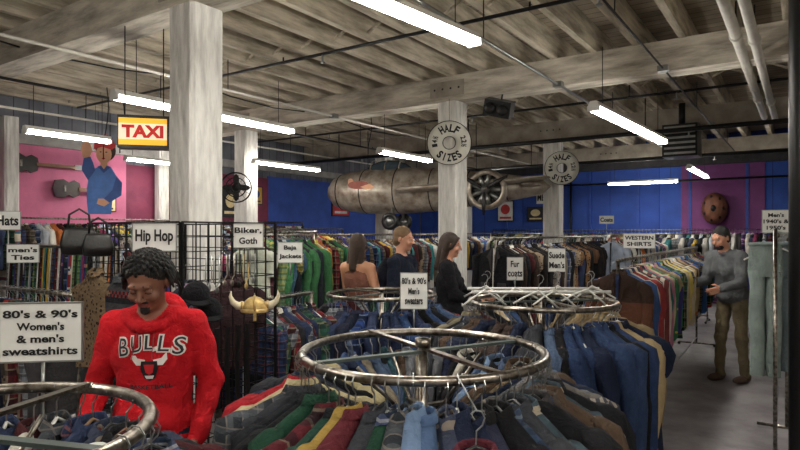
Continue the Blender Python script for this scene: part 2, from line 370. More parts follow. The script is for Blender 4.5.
def pants(mb,M,m,L=1.0,fx=1.):
    zs=[-.07,-.1,-.16,-.24,-.3]; n=16; t=np.linspace(0,2*math.pi,n,endpoint=False)
    a=[.19,.192,.2,.205,.2]; b=[.028,.03,.04,.045,.045]; V=[]
    for z,aa,bb in zip(zs,a,b):
        for q in t: V.append((fx*aa*sg(math.cos(q),.8),bb*math.sin(q),z))
    mb.add(V,[f[::-1] for f in gridf(5,n)],m,M)
    mb.tube([(fx*.19*sg(math.cos(q),.8),.03*math.sin(q),-.075) for q in t],.01,5,m,M,closed=True,ref=(0,0,1))
    for s in(-1,1):
        k=7; zz=np.linspace(-.26,-L,k); j=random.uniform(-.02,.02)
        P=[(fx*s*(.1-.012*i/k)+.006*math.sin(i*2.+s),j*i/k,z) for i,z in enumerate(zz)]
        tubeN(mb,P,np.linspace(.1,.085,k)*fx,np.linspace(.045,.04,k)+.006*np.sin(np.arange(k)*2.3),10,m,M,wr=.06)
    mb.tube([(-.16*fx,-.045,-.1),(-.12*fx,-.05,-.17),(-.06*fx,-.045,-.18)],.004,4,m,M)
def tie(mb,M,m,L=.7):
    w=.042; V=[(-.015,0,-.02),(.015,0,-.02),(-w*.6,-.008,-L*.4),(w*.6,-.008,-L*.4),(-w,-.01,-L+.05),(w,-.01,-L+.05),(0,-.01,-L)]
    V+=[(x,y+.016,z) for x,y,z in V]
    mb.add(V,[(0,2,3,1),(2,4,5,3),(4,6,5),(7,8,10,9),(9,10,12,11),(11,12,13),(0,7,9,2),(2,9,11,4),(4,11,13,6),(6,13,12,5),(5,12,10,3),(3,10,8,1)],m,M,smooth=False)
def hanger(mb,M,m,w=.2,dz=0.):
    hk=[(.0,0,-.085),(0,0,-.04),(.016,0,-.025),(.022,0,-.004),(.012,0,.014),(-.006,0,.018),(-.018,0,.008)]
    mb.tube(hk,.0024,4,STEEL,M,ref=(0,1,0))
    mb.tube([(-w,0,-.172+dz),(-w*.55,0,-.125+dz),(0,0,-.078+dz*.5),(w*.55,0,-.125+dz),(w,0,-.172+dz)],.006,5,m,M,ref=(0,1,0))
C=cloth
PAL={
'dark':[C((24,26,32)),C((30,34,52)),C((40,40,44)),C((22,22,24)),C((48,40,36)),C((34,44,70)),C((60,58,60)),C((46,56,84)),C((28,40,60),'plaid',(70,80,110),(160,160,160)),C((70,30,34))],
'denim':[C((52,74,112)),C((70,90,122)),C((38,52,84)),C((98,120,150)),C((30,40,64))],
'tan':[C((168,148,116)),C((142,124,96)),C((184,168,140)),C((120,112,92)),C((98,88,70)),C((196,182,156))],
'bright':[C((170,40,46)),C((190,156,60)),C((46,106,70)),C((60,100,160)),C((210,210,205)),C((150,66,100)),C((190,110,60)),C((70,64,126)),C((60,130,134)),C((205,186,100)),
   C((190,190,180),'floral',(60,80,120),(150,50,60)),C((60,120,80),'floral',(200,180,80),(180,60,60)),C((70,56,110),'floral',(190,120,150),(210,190,120)),C((110,140,90),'plaid2',(40,80,60),(200,190,90)),
   C((150,50,50),'knit',(220,210,190),(40,60,110)),C((200,190,170),'knit',(60,100,120),(160,60,60))],
'plaid':[C((36,58,110),'plaid',(16,20,34),(120,140,170)),C((110,34,40),'plaid',(24,22,26),(150,140,120)),C((40,80,66),'plaid',(20,26,30),(140,140,100)),C((96,84,70),'plaid2',(40,34,32),(160,150,130)),C((120,124,130),'plaid2',(50,54,62),(180,180,180)),C((44,60,94),'plaid2',(24,28,48),(140,80,70))],
'fur':[C((140,124,104),'leopard',(44,34,28),(90,66,46)),C((150,142,132),'leopard',(46,42,40),(90,80,72)),C((30,26,26)),C((90,66,48)),C((120,110,98)),C((56,44,38)),C((120,90,62),'leopard',(40,28,22),(80,56,38)),C((24,24,28)),C((36,32,34))],
'light':[C((206,204,198)),C((178,182,190)),C((196,190,176)),C((150,160,178)),C((170,190,210)),C((220,216,206))],
'knit':[C((44,48,66),'knit',(90,96,110),(140,60,60)),C((88,34,42)),C((36,66,56),'knit',(110,110,90),(30,30,40)),C((70,62,56),'knit',(120,108,90),(50,40,40)),C((54,60,78),'floral',(130,120,110),(110,50,50)),C((40,44,50),'plaid2',(80,84,90),(130,120,110)),C((28,30,36)),C((96,92,88),'knit',(60,60,70),(150,140,130)),C((60,78,104),'plaid',(36,44,60),(120,130,140)),C((110,96,76),'floral',(50,60,70),(120,60,50))],
}
def pick(*names): return random.choice(PAL[random.choice(names)])
HM=[BLKPL,WHTPL,WOODH,BLKPL,BLKPL]
def round_rack(loc,R,z,n,pf,Lr=(.7,.9),rot=0.,jit=.08,th=.04,facing=(),hm=HM):
    e=empty('round_clothing_rack',(loc[0],loc[1],0)); f=MB()
    t=np.linspace(0,2*math.pi,64,endpoint=False)
    f.tube(np.stack([R*np.cos(t),R*np.sin(t),np.full(64,z)],1),.0165,10,CHROME,closed=True,ref=(0,0,1))
    f.tube(np.stack([.16*np.cos(t),.16*np.sin(t),np.full(64,.32)],1),.008,6,CHROME,closed=True,ref=(0,0,1))
    for k in range(2):
        a=rot+k*math.pi/2; d=np.array([math.cos(a),math.sin(a)])
        f.box((0,0,z+.012*k+.002),(2*R,.026,.01),GREYBAR if k==0 else CHROME,rz=a)
        f.box((0,0,z-.2),(2*R*.25,.022,.01),CHROME,rz=a)
        f.tube([(*(d*.02),z-.28),(*(d*R*.6),z-.03)],.007,6,CHROME); f.tube([(*(-d*.02),z-.28),(*(-d*R*.6),z-.03)],.007,6,CHROME)
        for s in(-1,1):
            f.tube([(*(s*d*.02),.3),(*(s*d*.38),.12),(*(s*d*.46),.02)],.012,8,CHROME)
            f.ell((s*d[0]*.46,s*d[1]*.46,.02),(.025,.025,.02),BLKPL)
    f.tube([(0,0,.1),(0,0,z+.05)],.019,12,CHROME); f.tube([(0,0,z+.02),(0,0,z+.05)],.03,12,CHROME)
    f.build('frame',e); g=MB(); h=MB()
    for i in range(n):
        a=math.pi+2*math.pi*i/n+random.uniform(-.025,.025)
        M=Matrix.Translation((R*math.cos(a),R*math.sin(a),z+.006))@Matrix.Rotation(a+random.uniform(-jit,jit),4,'Z')@Matrix.Rotation(random.uniform(-.07,.07),4,'Y')@Matrix.Translation((0,0,random.uniform(-.03,0)))
        m=pf(i,n)
        if m is None: continue
        hanger(h,M,random.choice(hm),dz=-.018)
        r=random.random()
        garment(g,M,m,L=random.uniform(*Lr),w=random.uniform(.19,.23),sl=random.uniform(.5,.62) if r<.85 else .2,sq=.38,th=th*random.uniform(.8,1.15),trim=pick('dark') if random.random()<.1 else None,jacket=pick('dark') if random.random()<.12 else None)
    for deg,m,tr,jk in facing:
        a=math.radians(deg); rr=R+.19
        M=Matrix.Translation((rr*math.cos(a),rr*math.sin(a),z-.05))@Matrix.Rotation(a+math.pi/2,4,'Z')@Matrix.Rotation(.12,4,'X')
        hanger(h,M,BLKPL,dz=-.012); h.tube([(rr*math.cos(a),rr*math.sin(a),z-.035),(R*math.cos(a),R*math.sin(a),z+.018)],.0025,5,STEEL)
        garment(g,M,m,L=.75,w=.2,sl=.6,th=.05,trim=tr,jacket=jk,n=26)
    g.build('garments',e); h.build('hangers',e); return e
def rail_rack(u0,u1,v,z,n,pf,axis='u',Lr=(.7,.95),name='clothing_rail',kind='g',frame=True,world=None):
    if axis=='u': a=W(u0,v); b=W(u1,v)
    else: a=W(v,u0); b=W(v,u1)
    if world: a,b=Vector(world[0]),Vector(world[1])
    d=b-a; Ln=d.length; yaw=math.atan2(d.y,d.x); e=empty(name,(a.x,a.y,0),yaw); f=MB()
    f.tube([(0,0,z),(Ln,0,z)],.014,8,CHROME)
    if frame:
        for x in(.02,Ln-.02):
            f.tube([(x,0,.04),(x,0,z)],.014,8,CHROME); f.tube([(x,-.24,.04),(x,.24,.04)],.014,8,CHROME)
            for y in(-.24,.24): f.ell((x,y,.022),(.022,.022,.022),BLKPL)
        f.tube([(0,0,.12),(Ln,0,.12)],.01,6,CHROME)
    f.build('frame',e); g=MB(); h=MB()
    for i in range(n):
        x=.05+(Ln-.1)*i/(n-1)+random.uniform(-.01,.01)
        M=Matrix.Translation((x,0,z+.005))@Matrix.Rotation(-math.pi/2+random.uniform(-.14,.14),4,'Z')
        m=pf(i,n)
        if kind!='t': hanger(h,M,random.choice(HM),dz=-.012)
        if kind=='p': pants(g,M@Matrix.Translation((random.uniform(-.11,.03),0,0)),m,fx=.52,L=random.uniform(.9,1.02))
        elif kind=='t': tie(g,M,m,random.uniform(.55,.75))
        else:
            tr=pick('dark','light') if random.random()<.3 else None
            garment(g,M,m,L=random.uniform(*Lr),w=random.uniform(.19,.23),sl=random.uniform(.5,.62) if random.random()<.75 else .18,th=min(.045,Ln/n*.8),trim=tr,n=14,jacket=pick('light','dark') if (random.random()<.3 or i==0) else None)
    g.build('garments',e)
    if h.n: h.build('hangers',e)
    return e
RED=C((150,28,38)); CRM=C((176,164,128)); CH=C((52,54,60)); GRN=C((28,62,46)); YEL=C((150,126,62)); LB=C((104,126,156)); BLU=C((44,66,104)); NV=C((26,34,56)); BK=C((22,22,26))
DEN=C((70,86,112)); BRN=C((78,62,50)); MARP=C((84,28,36),'plaid',(24,22,28),(130,120,100)); FLO=C((60,74,82),'floral',(150,140,124),(110,50,44)); GRY=C((96,98,104)); OLV=C((72,72,56)); TEAL=C((36,66,76))
KN=PAL['knit']; CAMO=C((92,84,64),'floral',(52,56,44),(40,36,32))
front1=[RED,RED,CRM,KN[5],CH,KN[6],BK,GRN,MARP,KN[2],BK,YEL,KN[1],CH,GRN,KN[5],LB,C((76,98,132)),KN[4],NV,KN[5],NV,KN[0],BK,KN[8],CH,FLO,BK,C((48,56,76)),KN[3],CAMO,BRN,C((84,86,80),'plaid2',(40,40,44),(130,130,124)),FLO,BK,KN[7],GRY,NV,OLV,KN[9],BK]
back1=[GRY,C((150,152,158)),LB,NV,DEN,CRM,BK,C((130,120,104)),BLU,TEAL,BK,BRN,C((176,172,162)),NV,CH,DEN]
def pf1(i,n):
    h=n//2+5
    if i<h: return front1[int(i*len(front1)/h)%len(front1)]
    return random.choice(back1)
round_rack((.085,2.23),.445,1.255,64,pf1,(.75,.95),rot=.5,hm=[BLKPL,BLKPL,STEEL],facing=((-79,C((44,52,66),'knit',(96,44,54),(130,130,130)),C((84,34,44)),BK),))
TANS=[C((168,148,112)),C((140,120,90)),C((176,160,128)),C((150,132,100)),C((184,168,138)),C((120,104,80)),C((160,142,110)),C((132,118,92))]
front2=[BK,CH,BRN,NV,BK,C((60,48,44)),NV,CH,DEN,BK,C((36,52,84)),NV,C((44,60,92)),BK,C((40,56,90)),TANS[0],NV,TANS[1],TANS[2],OLV,TANS[3],TANS[4],TANS[5],TANS[6],TANS[7]]
def pf2(i,n):
    h=n//2+8
    if i<h: return front2[int(i*len(front2)/h)%len(front2)]
    return pick('dark','denim','tan')
r2=round_rack((.9,3.8),.45,1.26,54,pf2,(.9,1.05),rot=.2)
mbh=MB()
for i in range(8):
    M=Matrix.Translation((-.42+i*.11+random.uniform(-.03,.03),-.04+random.uniform(-.22,.22),1.36))@Matrix.Rotation(random.uniform(-.5,.5),4,'Z')@Matrix.Rotation(random.uniform(-.15,.15),4,'Y')@Matrix.Translation((0,0,.07))
    hanger(mbh,M,WHTPL,w=.14)
for y in(-.1,.12): mbh.tube([(-.46,y,1.33),(.4,y,1.33)],.01,8,WHTPL)
for x in(-.42,.36):
    for y in(-.1,.12): mbh.tube([(x,y,1.25),(x,y,1.33)],.008,6,CHROME)
mbh.build('empty_hangers',r2)
def pf3(i,n): return pick('light','dark','knit','tan','plaid','dark')
r3=round_rack((-1.02,1.36),.42,1.24,40,pf3,(.7,.85),rot=-.25)
mb=MB(); Md=Matrix.Translation((.36,-.06,1.2))@Matrix.Rotation(math.radians(30),4,'Z')
mb.lathe([(.012,0),(.045,0),(.045,.004),(.012,.004),(.012,0)],20,WHTPL,Md@Matrix.Rotation(math.pi/2,4,'X'))
put_text(mb,'LARGE',0,.026,.05,.014,BLACK,y=-.006,M=Md)
mb.build('size_divider',r3)
def pf4(i,n): return pick('dark','plaid','knit','dark','denim')
round_rack((-.15,4.85),.43,1.2,38,pf4,(.7,.9),rot=.9)
def pr1(i,n):
    L=[C((92,58,44),'block',(56,40,34)),C((56,84,130)),C((190,184,172)),C((150,60,60)),C((210,200,180)),C((70,70,80)),C((200,190,175),'vstripe',(120,60,60)),C((60,110,110)),C((180,120,140))]
    return L[i] if i<len(L) else pick('bright','light','plaid','tan','bright')
rail_rack(0,0,0,1.47,50,pr1,world=((1.72,4.75),(4.45,9.0)),Lr=(.7,.85))
rail_rack(0,0,0,1.63,42,lambda i,n:BK if i<2 else pick('fur','dark','fur'),world=((1.0,6.35),(3.4,9.9)),Lr=(.75,1.0))
BJ=[C((70,130,84),'floral',(200,190,100),(60,90,60)),C((196,180,80)),C((60,120,110)),C((200,206,190)),C((60,110,70)),C((150,170,120),'plaid2',(60,110,90),(210,190,90)),C((60,90,110)),C((180,150,70),'plaid2',(70,100,60),(220,210,160)),C((90,50,60)),C((40,44,50)),C((110,150,140),'knit',(210,200,120),(60,80,60))]
rail_rack(3.55,4.4,-3.95,1.7,15,lambda i,n:random.choice(BJ),Lr=(.6,.75))
rail_rack(0,0,0,1.24,14,lambda i,n:pick('plaid','plaid','dark'),world=((-1.02,3.95),(-.66,4.55)),Lr=(.65,.8))
rail_rack(5.0,9.4,-5.3,1.66,60,lambda i,n:pick('dark','bright','plaid','fur'),Lr=(.7,.9))
rail_rack(3.6,6.4,-6.0,1.6,44,lambda i,n:pick('fur','dark','plaid','bright'),Lr=(.7,.9))
rail_rack(0,0,0,1.58,60,lambda i,n:pick('bright','plaid','dark','light'),world=((-3.6,5.5),(-2.1,4.5)),kind='t',name='tie_rack')
rail_rack(0,0,0,1.3,26,lambda i,n:pick('dark','plaid','bright','knit'),world=((-3.3,4.6),(-2.0,3.75)),Lr=(.6,.8))
rail_rack(3.2,9.8,-9.2,1.9,70,lambda i,n:pick('bright','dark','light','plaid'),Lr=(.7,.9))
rail_rack(4.,9.,-7.4,1.75,56,lambda i,n:pick('dark','bright','fur'),Lr=(.7,.9))
rail_rack(-7.2,-.4,15.3,1.75,80,lambda i,n:pick('dark','light','bright','plaid'),axis='v',Lr=(.7,.9))
rail_rack(-6.,-1.5,12.6,1.66,56,lambda i,n:pick('plaid','light','bright','dark'),axis='v',Lr=(.7,.9))
rail_rack(9.2,12.2,-2.4,1.64,40,lambda i,n:pick('plaid','light','bright'),Lr=(.7,.9))
rail_rack(11.,14.5,-6.6,1.66,36,lambda i,n:pick('dark','fur','bright'),Lr=(.7,.9))
JN=[C((136,150,146)),C((150,160,158)),C((114,128,134)),C((130,142,150)),C((102,116,130))]
e=rail_rack(0,0,0,1.68,14,lambda i,n:JN[i%5],world=((2.6,4.15),(3.3,5.12)),kind='p',name='jeans_rail',frame=False)
mb=MB()
for x in(-.06,1.2):
    mb.tube([(x,0,1.68),(x+(.06 if x<0 else 0),0,1.68)],.014,8,CHROME); mb.tube([(x,0,.03),(x,0,1.72)],.014,8,CHROME); mb.tube([(x,-.22,.03),(x,.22,.03)],.014,8,CHROME)
mb.build('uprights',e)
# ------------------------------------------------------------ gridwall
def gridwall(name,p0,p1,z0=.03,z1=1.75,st=.0762):
    p0=Vector((p0[0],p0[1],0));p1=Vector((p1[0],p1[1],0)); d=p1-p0; Ln=d.length
    e=MB(); n=int(round(Ln/st)); k=int(round((z1-z0)/st))
    for i in range(n+1): 
        x=Ln*i/n; r=.0036 if 0<i<n else .007; e.tube([(x,0,z0),(x,0,z1)],r,4,BLKMET)
    for j in range(k+1):
        z=z0+(z1-z0)*j/k; r=.0036 if 0<j<k else .006; e.tube([(0,.006,z),(Ln,.006,z)],r,4,BLKMET)
    for x in(.03,Ln-.03): e.tube([(x,-.18,.015),(x,.18,.015)],.012,6,BLKMET)
    o=e.build(name); o.location=p0; o.rotation_euler=(0,0,math.atan2(d.y,d.x))
gridwall('gridwall_panel',(-1.08,2.98),(-.73,3.52)); gridwall('gridwall_panel',(-1.10,3.0),(-1.80,3.47))
gridwall('gridwall_panel',(-1.80,3.5),(-1.45,4.05)); gridwall('gridwall_panel',(-.74,3.55),(-1.44,4.03))
# shirts hooked on the grid (inside of the box and on its left face)
for (x,y,z,yaw,m) in((-1.22,3.45,1.5,57,C((36,40,52),'floral',(120,110,130),(150,60,70))),(-1.0,3.62,1.52,50,C((60,40,44))),(-1.45,3.13,1.56,146,C((60,62,66),'knit',(30,30,36),(120,50,50))),(-1.66,3.27,1.58,146,C((110,92,70),'leopard',(40,30,24),(80,60,40)))):
    g=MB(); garment(g,Matrix.Identity(4),m,L=.62,w=.17,sl=.22,th=.03,n=16); hanger(g,Matrix.Identity(4),BLKPL,w=.15,dz=-.012)
    o=g.build('hanging_shirt'); o.location=(x,y,z); o.rotation_euler=(0,0,math.radians(yaw)+(math.pi if yaw>90 else 0))
GOLD=mat('brass_gold',(176,150,96),.45,.5,var=.3,vs=20); HORN=mat('horn',(206,196,168),.45,var=.2,vs=10)
mb=MB(); th=np.linspace(0,math.pi/2,8)
mb.lathe([(.085*math.cos(t),.09*math.sin(t)) for t in th],20,GOLD); mb.lathe([(.092,-.012),(.094,.008),(.084,.012)],20,GOLD)
for s in(-1,1): mb.tube([(s*.07,0,.03),(s*.11,0,.03),(s*.14,-.01,.055),(s*.155,-.015,.095),(s*.15,-.02,.13)],[.028,.026,.02,.012,.003],10,HORN,ref=(0,1,0)); mb.tube([(s*.075,0,.03),(s*.09,0,.03)],.031,10,GOLD)
mb.tube([(0,-.09,.0),(0,-.07,.06),(0,0,.092),(0,.07,.06),(0,.09,0)],.009,6,GOLD,ref=(1,0,0)); mb.box((0,-.093,-.03),(.02,.008,.06),GOLD)
mb.tube([(0,0,.09),(0,.1,.1)],.004,5,BLKMET)
o=mb.build('horned_helmet'); o.location=(-.775,3.2,1.285); o.rotation_euler=(0,0,.25); o.scale=(.8,)*3
for (x,y,z) in((-.985,2.9,1.385),(-.95,2.98,1.30)):
    mb=MB(); mb.lathe([(.085*math.cos(t),.1*math.sin(t)) for t in th],18,BK); 
    bp_=[(.075*math.cos(a),-.02-.12*abs(math.sin(a)) ) for a in np.linspace(0,math.pi,11)]
    mb.add([(p[0],p[1]-.02,-.0) for p in bp_]+[(p[0],p[1]-.02,.006) for p in bp_],[tuple(range(11)),tuple(range(21,10,-1))]+[(i,i+1,i+12,i+11) for i in range(10)],BK)
    mb.ell((0,0,.1),(.008,.008,.005),BK); mb.tube([(0,.05,.05),(0,.13,.07)],.003,4,BLKMET)
    o=mb.build('baseball_cap'); o.location=(x,y,z); o.rotation_euler=(.25,0,.5); o.scale=(.8,)*3
LEA=mat('black_leather',(18,17,18),.4,var=.2)
for (x,y,z,s) in((-1.78,3.33,1.76,.8),(-1.62,3.22,1.74,.65)):
    mb=MB()
    zs=[-.11,-.1,-.03,.05,.08]; a=[.08,.11,.12,.1,.09]; b=[.02,.045,.045,.03,.012]; V=[]
    for zz,aa,bb in zip(zs,a,b):
        for q in np.linspace(0,2*math.pi,16,endpoint=False): V.append((aa*sg(math.cos(q),.5)*s,bb*sg(math.sin(q),.6)*s,zz*s))
    mb.add(V,gridf(5,16)+[tuple(range(15,-1,-1)),tuple(range(64,80))],LEA)
    mb.tube([(-.07*s,0,.07*s),(-.06*s,0,.17*s),(0,0,.21*s),(.06*s,0,.17*s),(.07*s,0,.07*s)],.007,6,LEA,ref=(0,1,0))
    o=mb.build('handbag'); o.location=(x,y,z-.1); o.rotation_euler=(0,0,.5)
mb=MB()
for i in range(7):
    x=i*.05; d=.1+.04*random.random(); mm=random.choice([CHROME,GOLD,STEEL,BLKMET])
    mb.tube([(x-.015,-.012,0),(x-.02,-.012,-d),(x,-.012,-d-.03),(x+.02,-.012,-d),(x+.015,-.012,0)],.004,5,mm,ref=(0,1,0)); mb.ell((x,-.015,-d-.045),(.014,.005,.018),mm)
o=mb.build('chain_necklaces'); o.location=(-.99,3.08,1.58); o.rotation_euler=(0,0,math.radians(57))
mb=MB()
for i in range(5):
    x=i*.07; mb.tube([(x,-.02,0),(x-.01,-.02,-.2),(x,-.02,-.42)],.02,4,LEA,flat=.25,ref=(0,1,0)); mb.box((x,-.025,-.44),(.045,.008,.04),CHROME)
o=mb.build('studded_belts'); o.location=(-1.0,3.06,1.2); o.rotation_euler=(0,0,math.radians(57))
# ------------------------------------------------------------ signs
sign('department_sign',(-1.19,2.91,1.675),.2,.135,12,['Hip Hop'],post=.08)
sign('department_sign',(-.83,3.28,1.68),.16,.13,12,['Biker,','Goth'],post=.08)
sign('department_sign',(-.86,4.7,1.54),.19,.16,8,['Baja','Jackets'],post=.1)
sign('department_sign',(.10,4.33,1.275),.195,.26,-3,["80's & 90's","Men's","sweaters"],post=.2)
sign('department_sign',(-1.135,1.9,1.383),.245,.185,8,["80's & 90's","Women's","& men's","sweatshirts"],post=.2)
sign('department_sign',(-3.14,5.0,1.52),.24,.15,14,["men's","Ties"],post=.1)
sign('department_sign',(-3.40,5.2,1.8),.2,.16,14,["Hats"],post=.3)
sign('department_sign',(2.43,6.1,1.61),.3,.15,-20,["WESTERN","SHIRTS"],post=.2)
sign('department_sign',(2.82,4.5,1.78),.18,.17,-28,["Men's","1940's &","1950's"],post=.1)
sign('department_sign',(1.16,6.05,1.33),.16,.23,-8,["Fur","coats"],post=.1)
sign('department_sign',(1.62,6.2,1.41),.17,.24,-15,["Suede","Men's"],post=.1)
sign('department_sign',(3.1,13.,2.45),.28,.28,-15,["MEN"],hang=.9)
sign('department_sign',(4.2,12.2,1.95),.28,.16,-18,["Coats"],post=.2)
def size_disc(loc,R,yaw):
    e=empty('size_disc_sign',loc,math.radians(yaw)); mb=MB()
    mb.lathe([(R*.27,-.008),(R,-.008),(R,.008),(R*.27,.008),(R*.27,-.008)],48,mat('disc_cream',(222,220,208),.6,var=.05,bump=.05),Matrix.Rotation(math.pi/2,4,'X'))
    mb.tube([(R*.985*math.cos(q),-.009,R*.985*math.sin(q)) for q in np.linspace(0,2*math.pi,48,endpoint=False)],R*.018,5,BLACK,closed=True,ref=(0,1,0))
    mb.tube([(R*.285*math.cos(q),-.009,R*.285*math.sin(q)) for q in np.linspace(0,2*math.pi,32,endpoint=False)],R*.018,5,BLACK,closed=True,ref=(0,1,0))
    def arc(s,ac,step,flip,h,w):
        n=len(s)
        for i,chh in enumerate(s):
            a=ac+(i-(n-1)/2)*step*(1 if flip else -1); rr=R*.66
            put_text(mb,chh,rr*math.cos(a),rr*math.sin(a),w if chh!='I' else w*.3,h,BLACK,y=-.014,rot=(a-math.pi/2) if not flip else (a+math.pi/2),bold=.04)
    arc('HALF',math.pi/2,.36,False,R*.36,R*.2); arc('SIZES',-math.pi/2,.34,True,R*.36,R*.19)
    arc('14½',math.pi*.97,.27,False,R*.24,R*.14); arc('22½',.09,.27,False,R*.24,R*.14)
    mb.tube([(0,.01,R*.95),(0,.01,R+.28)],.004,4,BLKMET); mb.build('disc',e)
size_disc((.63,7.68,2.84),.285,-4)
size_disc((2.86,10.6,2.83),.3,-14)
e=empty('taxi_sign',(-2.13,5.0,2.525),math.radians(14)); mb=MB()
YG=mat('yellow_lit',(250,200,60),.5,var=.03,bump=0,emit=.3,ecol=(250,190,50)); WG=mat('white_lit',(250,240,210),.5,var=.02,bump=0,emit=.25); RG=mat('red_lit',(215,30,24),.5,var=.03,bump=0,emit=.12)
mb.box((0.02,0,0),(.43,.14,.27),BLKPL); mb.box((0,-.072,0),(.37,.006,.22),YG); mb.box((0,-.074,0),(.37,.008,.13),WG)
put_text(mb,'TAXI',0,0,.32,.105,RG,y=-.082,bold=.05)
for x in(-.15,.15): mb.tube([(x,0,.13),(x,0,1.15)],.005,5,BLKMET)
mb.build('lightbox',e)
e=empty('riveter_cutout_sign',(-4.66,9.4,2.58),math.radians(22)); mb=MB(); SK=mat('painted_skin',(214,160,126),.6,var=.05,bump=0); DB=mat('painted_denim',(72,116,186),.6,var=.15,bump=0); RP=mat('painted_red',(190,36,40),.6,var=.1,bump=0); HP=mat('painted_brown',(60,36,24),.6,bump=0)
DB2=mat('painted_denim_shade',(50,84,150),.6,var=.15,bump=0)
mb.poly([(-.2,-.6),(.12,-.6),(.16,-.2),(.2,0),(.12,.14),(-.06,.14),(-.18,.06),(-.22,-.2),(-.22,-.4)],.02,DB)
mb.poly([(-.2,-.08),(-.1,.08),(-.13,.2),(-.17,.3),(-.26,.27),(-.29,.08)],.02,DB2,y=-.012)
mb.poly([(-.27,.26),(-.17,.29),(-.14,.38),(-.16,.48),(-.22,.52),(-.28,.49),(-.3,.4)],.02,SK,y=-.014)
for i in range(4): mb.poly([(-.27+i*.028,.44),(-.25+i*.028,.44),(-.25+i*.028,.5),(-.27+i*.028,.5)],.006,SK,y=-.026)
mb.poly([(.2,0),(.28,-.1),(.27,-.3),(.1,-.42),(.02,-.36),(.14,-.22)],.02,DB2,y=-.012); mb.poly([(.02,-.36),(.1,-.42),(.02,-.48),(-.08,-.44),(-.06,-.36)],.02,SK,y=-.02)
ellp=lambda cx,cz,a,b,n=20:[(cx+a*math.cos(t),cz+b*math.sin(t)) for t in np.linspace(0,2*math.pi,n,endpoint=False)]
mb.poly([(-.04,.1),(.08,.1),(.06,.26),(-.02,.26)],.02,SK,y=-.012); mb.poly([(-.07,.14),(0.02,.04),(.12,.14),(.06,.16),(.02,.1),(-.02,.16)],.02,DB2,y=-.02)
mb.poly(ellp(.05,.4,.14,.17),.02,HP,y=-.008); mb.poly(ellp(.02,.34,.11,.15),.02,SK,y=-.016)
mb.poly([(-.12,.41),(.0,.45),(.13,.41),(.19,.47),(.14,.58),(.05,.65),(-.05,.61),(-.12,.52)],.02,RP,y=-.022)
for q in((-.04,.52),(.04,.56),(.1,.5),(.02,.49)): mb.poly(ellp(q[0],q[1],.012,.012,8),.006,WHITE,y=-.035)
for x in(-.025,.055): mb.poly(ellp(x,.37,.016,.009,8),.02,BLACK,y=-.019)
mb.poly(ellp(.015,.27,.028,.011,8),.02,RP,y=-.02)
for x in(-.1,.1): mb.tube([(x,.02,.4),(x,.02,1.1)],.004,4,BLKMET)
mb.build('cutout',e)
pc=[(200,60,60),(230,210,160),(40,60,120),(220,220,215),(40,40,44),(190,150,60)]
def poster(pos,w,h,yaw,i):
    mb=MB(); a=mat('poster_a%d'%i,pc[i%6],.6,bump=0); b2=mat('poster_b%d'%i,pc[(i+3)%6],.6,bump=0)
    mb.box((0,0,0),(w,.02,h),BLKPL); mb.box((0,-.012,0),(w*.9,.006,h*.9),a); mb.poly(ellp(0,h*.08,w*.28,h*.24),.004,b2,y=-.017); mb.box((0,-.016,-h*.32),(w*.7,.004,h*.1),b2)
    o=mb.build('framed_poster'); o.location=pos; o.rotation_euler=(0,0,yaw)
for i,(u,z,w,h) in enumerate(((7.4,2.4,.6,.5),(8.4,2.3,.45,.6),(9.1,2.5,.4,.4),(12.,2.4,.7,.6),(5.7,2.2,.4,.3))):
    poster(W(u,V0+.05,z),w,h,math.pi/2+RU,i+3)
for i,(v,z,w,h) in enumerate(((-7.1,2.3,.5,.6),(-6.2,2.2,.5,.4))): poster(W(15.93,v,z),w,h,RU,i+9)
for i,u in enumerate((4.45,5.1)):
    mb=MB(); gb=mat('guitar_body%d'%i,((30,28,30),(60,50,46))[i],.3,bump=0)
    mb.poly([(-.3,.0),(-.26,.13),(-.14,.15),(-.05,.1),(.03,.14),(.12,.1),(.14,0),(.12,-.1),(.03,-.14),(-.05,-.1),(-.14,-.15),(-.26,-.13)],.05,gb)
    mb.box((.4,-.03,0),(.6,.03,.05),WOODH); mb.box((.74,-.03,0),(.12,.02,.08),gb); mb.box((-.12,-.03,0),(.03,.02,.1),CHROME)
    o=mb.build('wall_guitar'); o.location=W(u,V0+.12,2.75-.35*i); o.rotation_euler=(0,0,math.pi/2+RU)
# ------------------------------------------------------------ hung aircraft: blunt nose at the left, wing with radial engine at the right
AL=mat('aged_aluminium',(176,168,156),.35,.4,var=.15,vs=5,dark=(120,104,88)); DK2=mat('engine_dark',(40,38,38),.5,.5); NA=mat('nose_art_red',(150,80,66),.6,bump=0)
e=empty('vintage_aircraft',W(9.75,-6.0,2.5),math.radians(-22)); mb=MB(); MX=Matrix.Rotation(math.pi/2,4,'Y')
mb.lathe([(.0,-2.05),(.16,-2.02),(.29,-1.9),(.38,-1.65),(.44,-1.2),(.45,-.5),(.41,.2),(.33,.9),(.24,1.6),(.14,2.2),(.0,2.35)],28,AL,MX)
for z,r in((-1.75,.35),(-1.2,.44),(-.5,.45),(.2,.41),(.9,.33),(1.6,.24)): mb.lathe([(r,z-.012),(r+.006,z),(r,z+.012)],28,DK2,MX)
GLS=mat('canopy_glass',(70,84,94),.1,.2,bump=0)
mb.ell((-.75,0,.36),(.5,.22,.24),GLS); mb.ell((-1.86,0,.05),(.2,.24,.2),GLS)
for x in(-1.05,-.75,-.45): mb.tube([(x,.23*math.cos(t),.36+.245*math.sin(t)) for t in np.linspace(0,math.pi,10)],.012,5,AL,ref=(1,0,0))
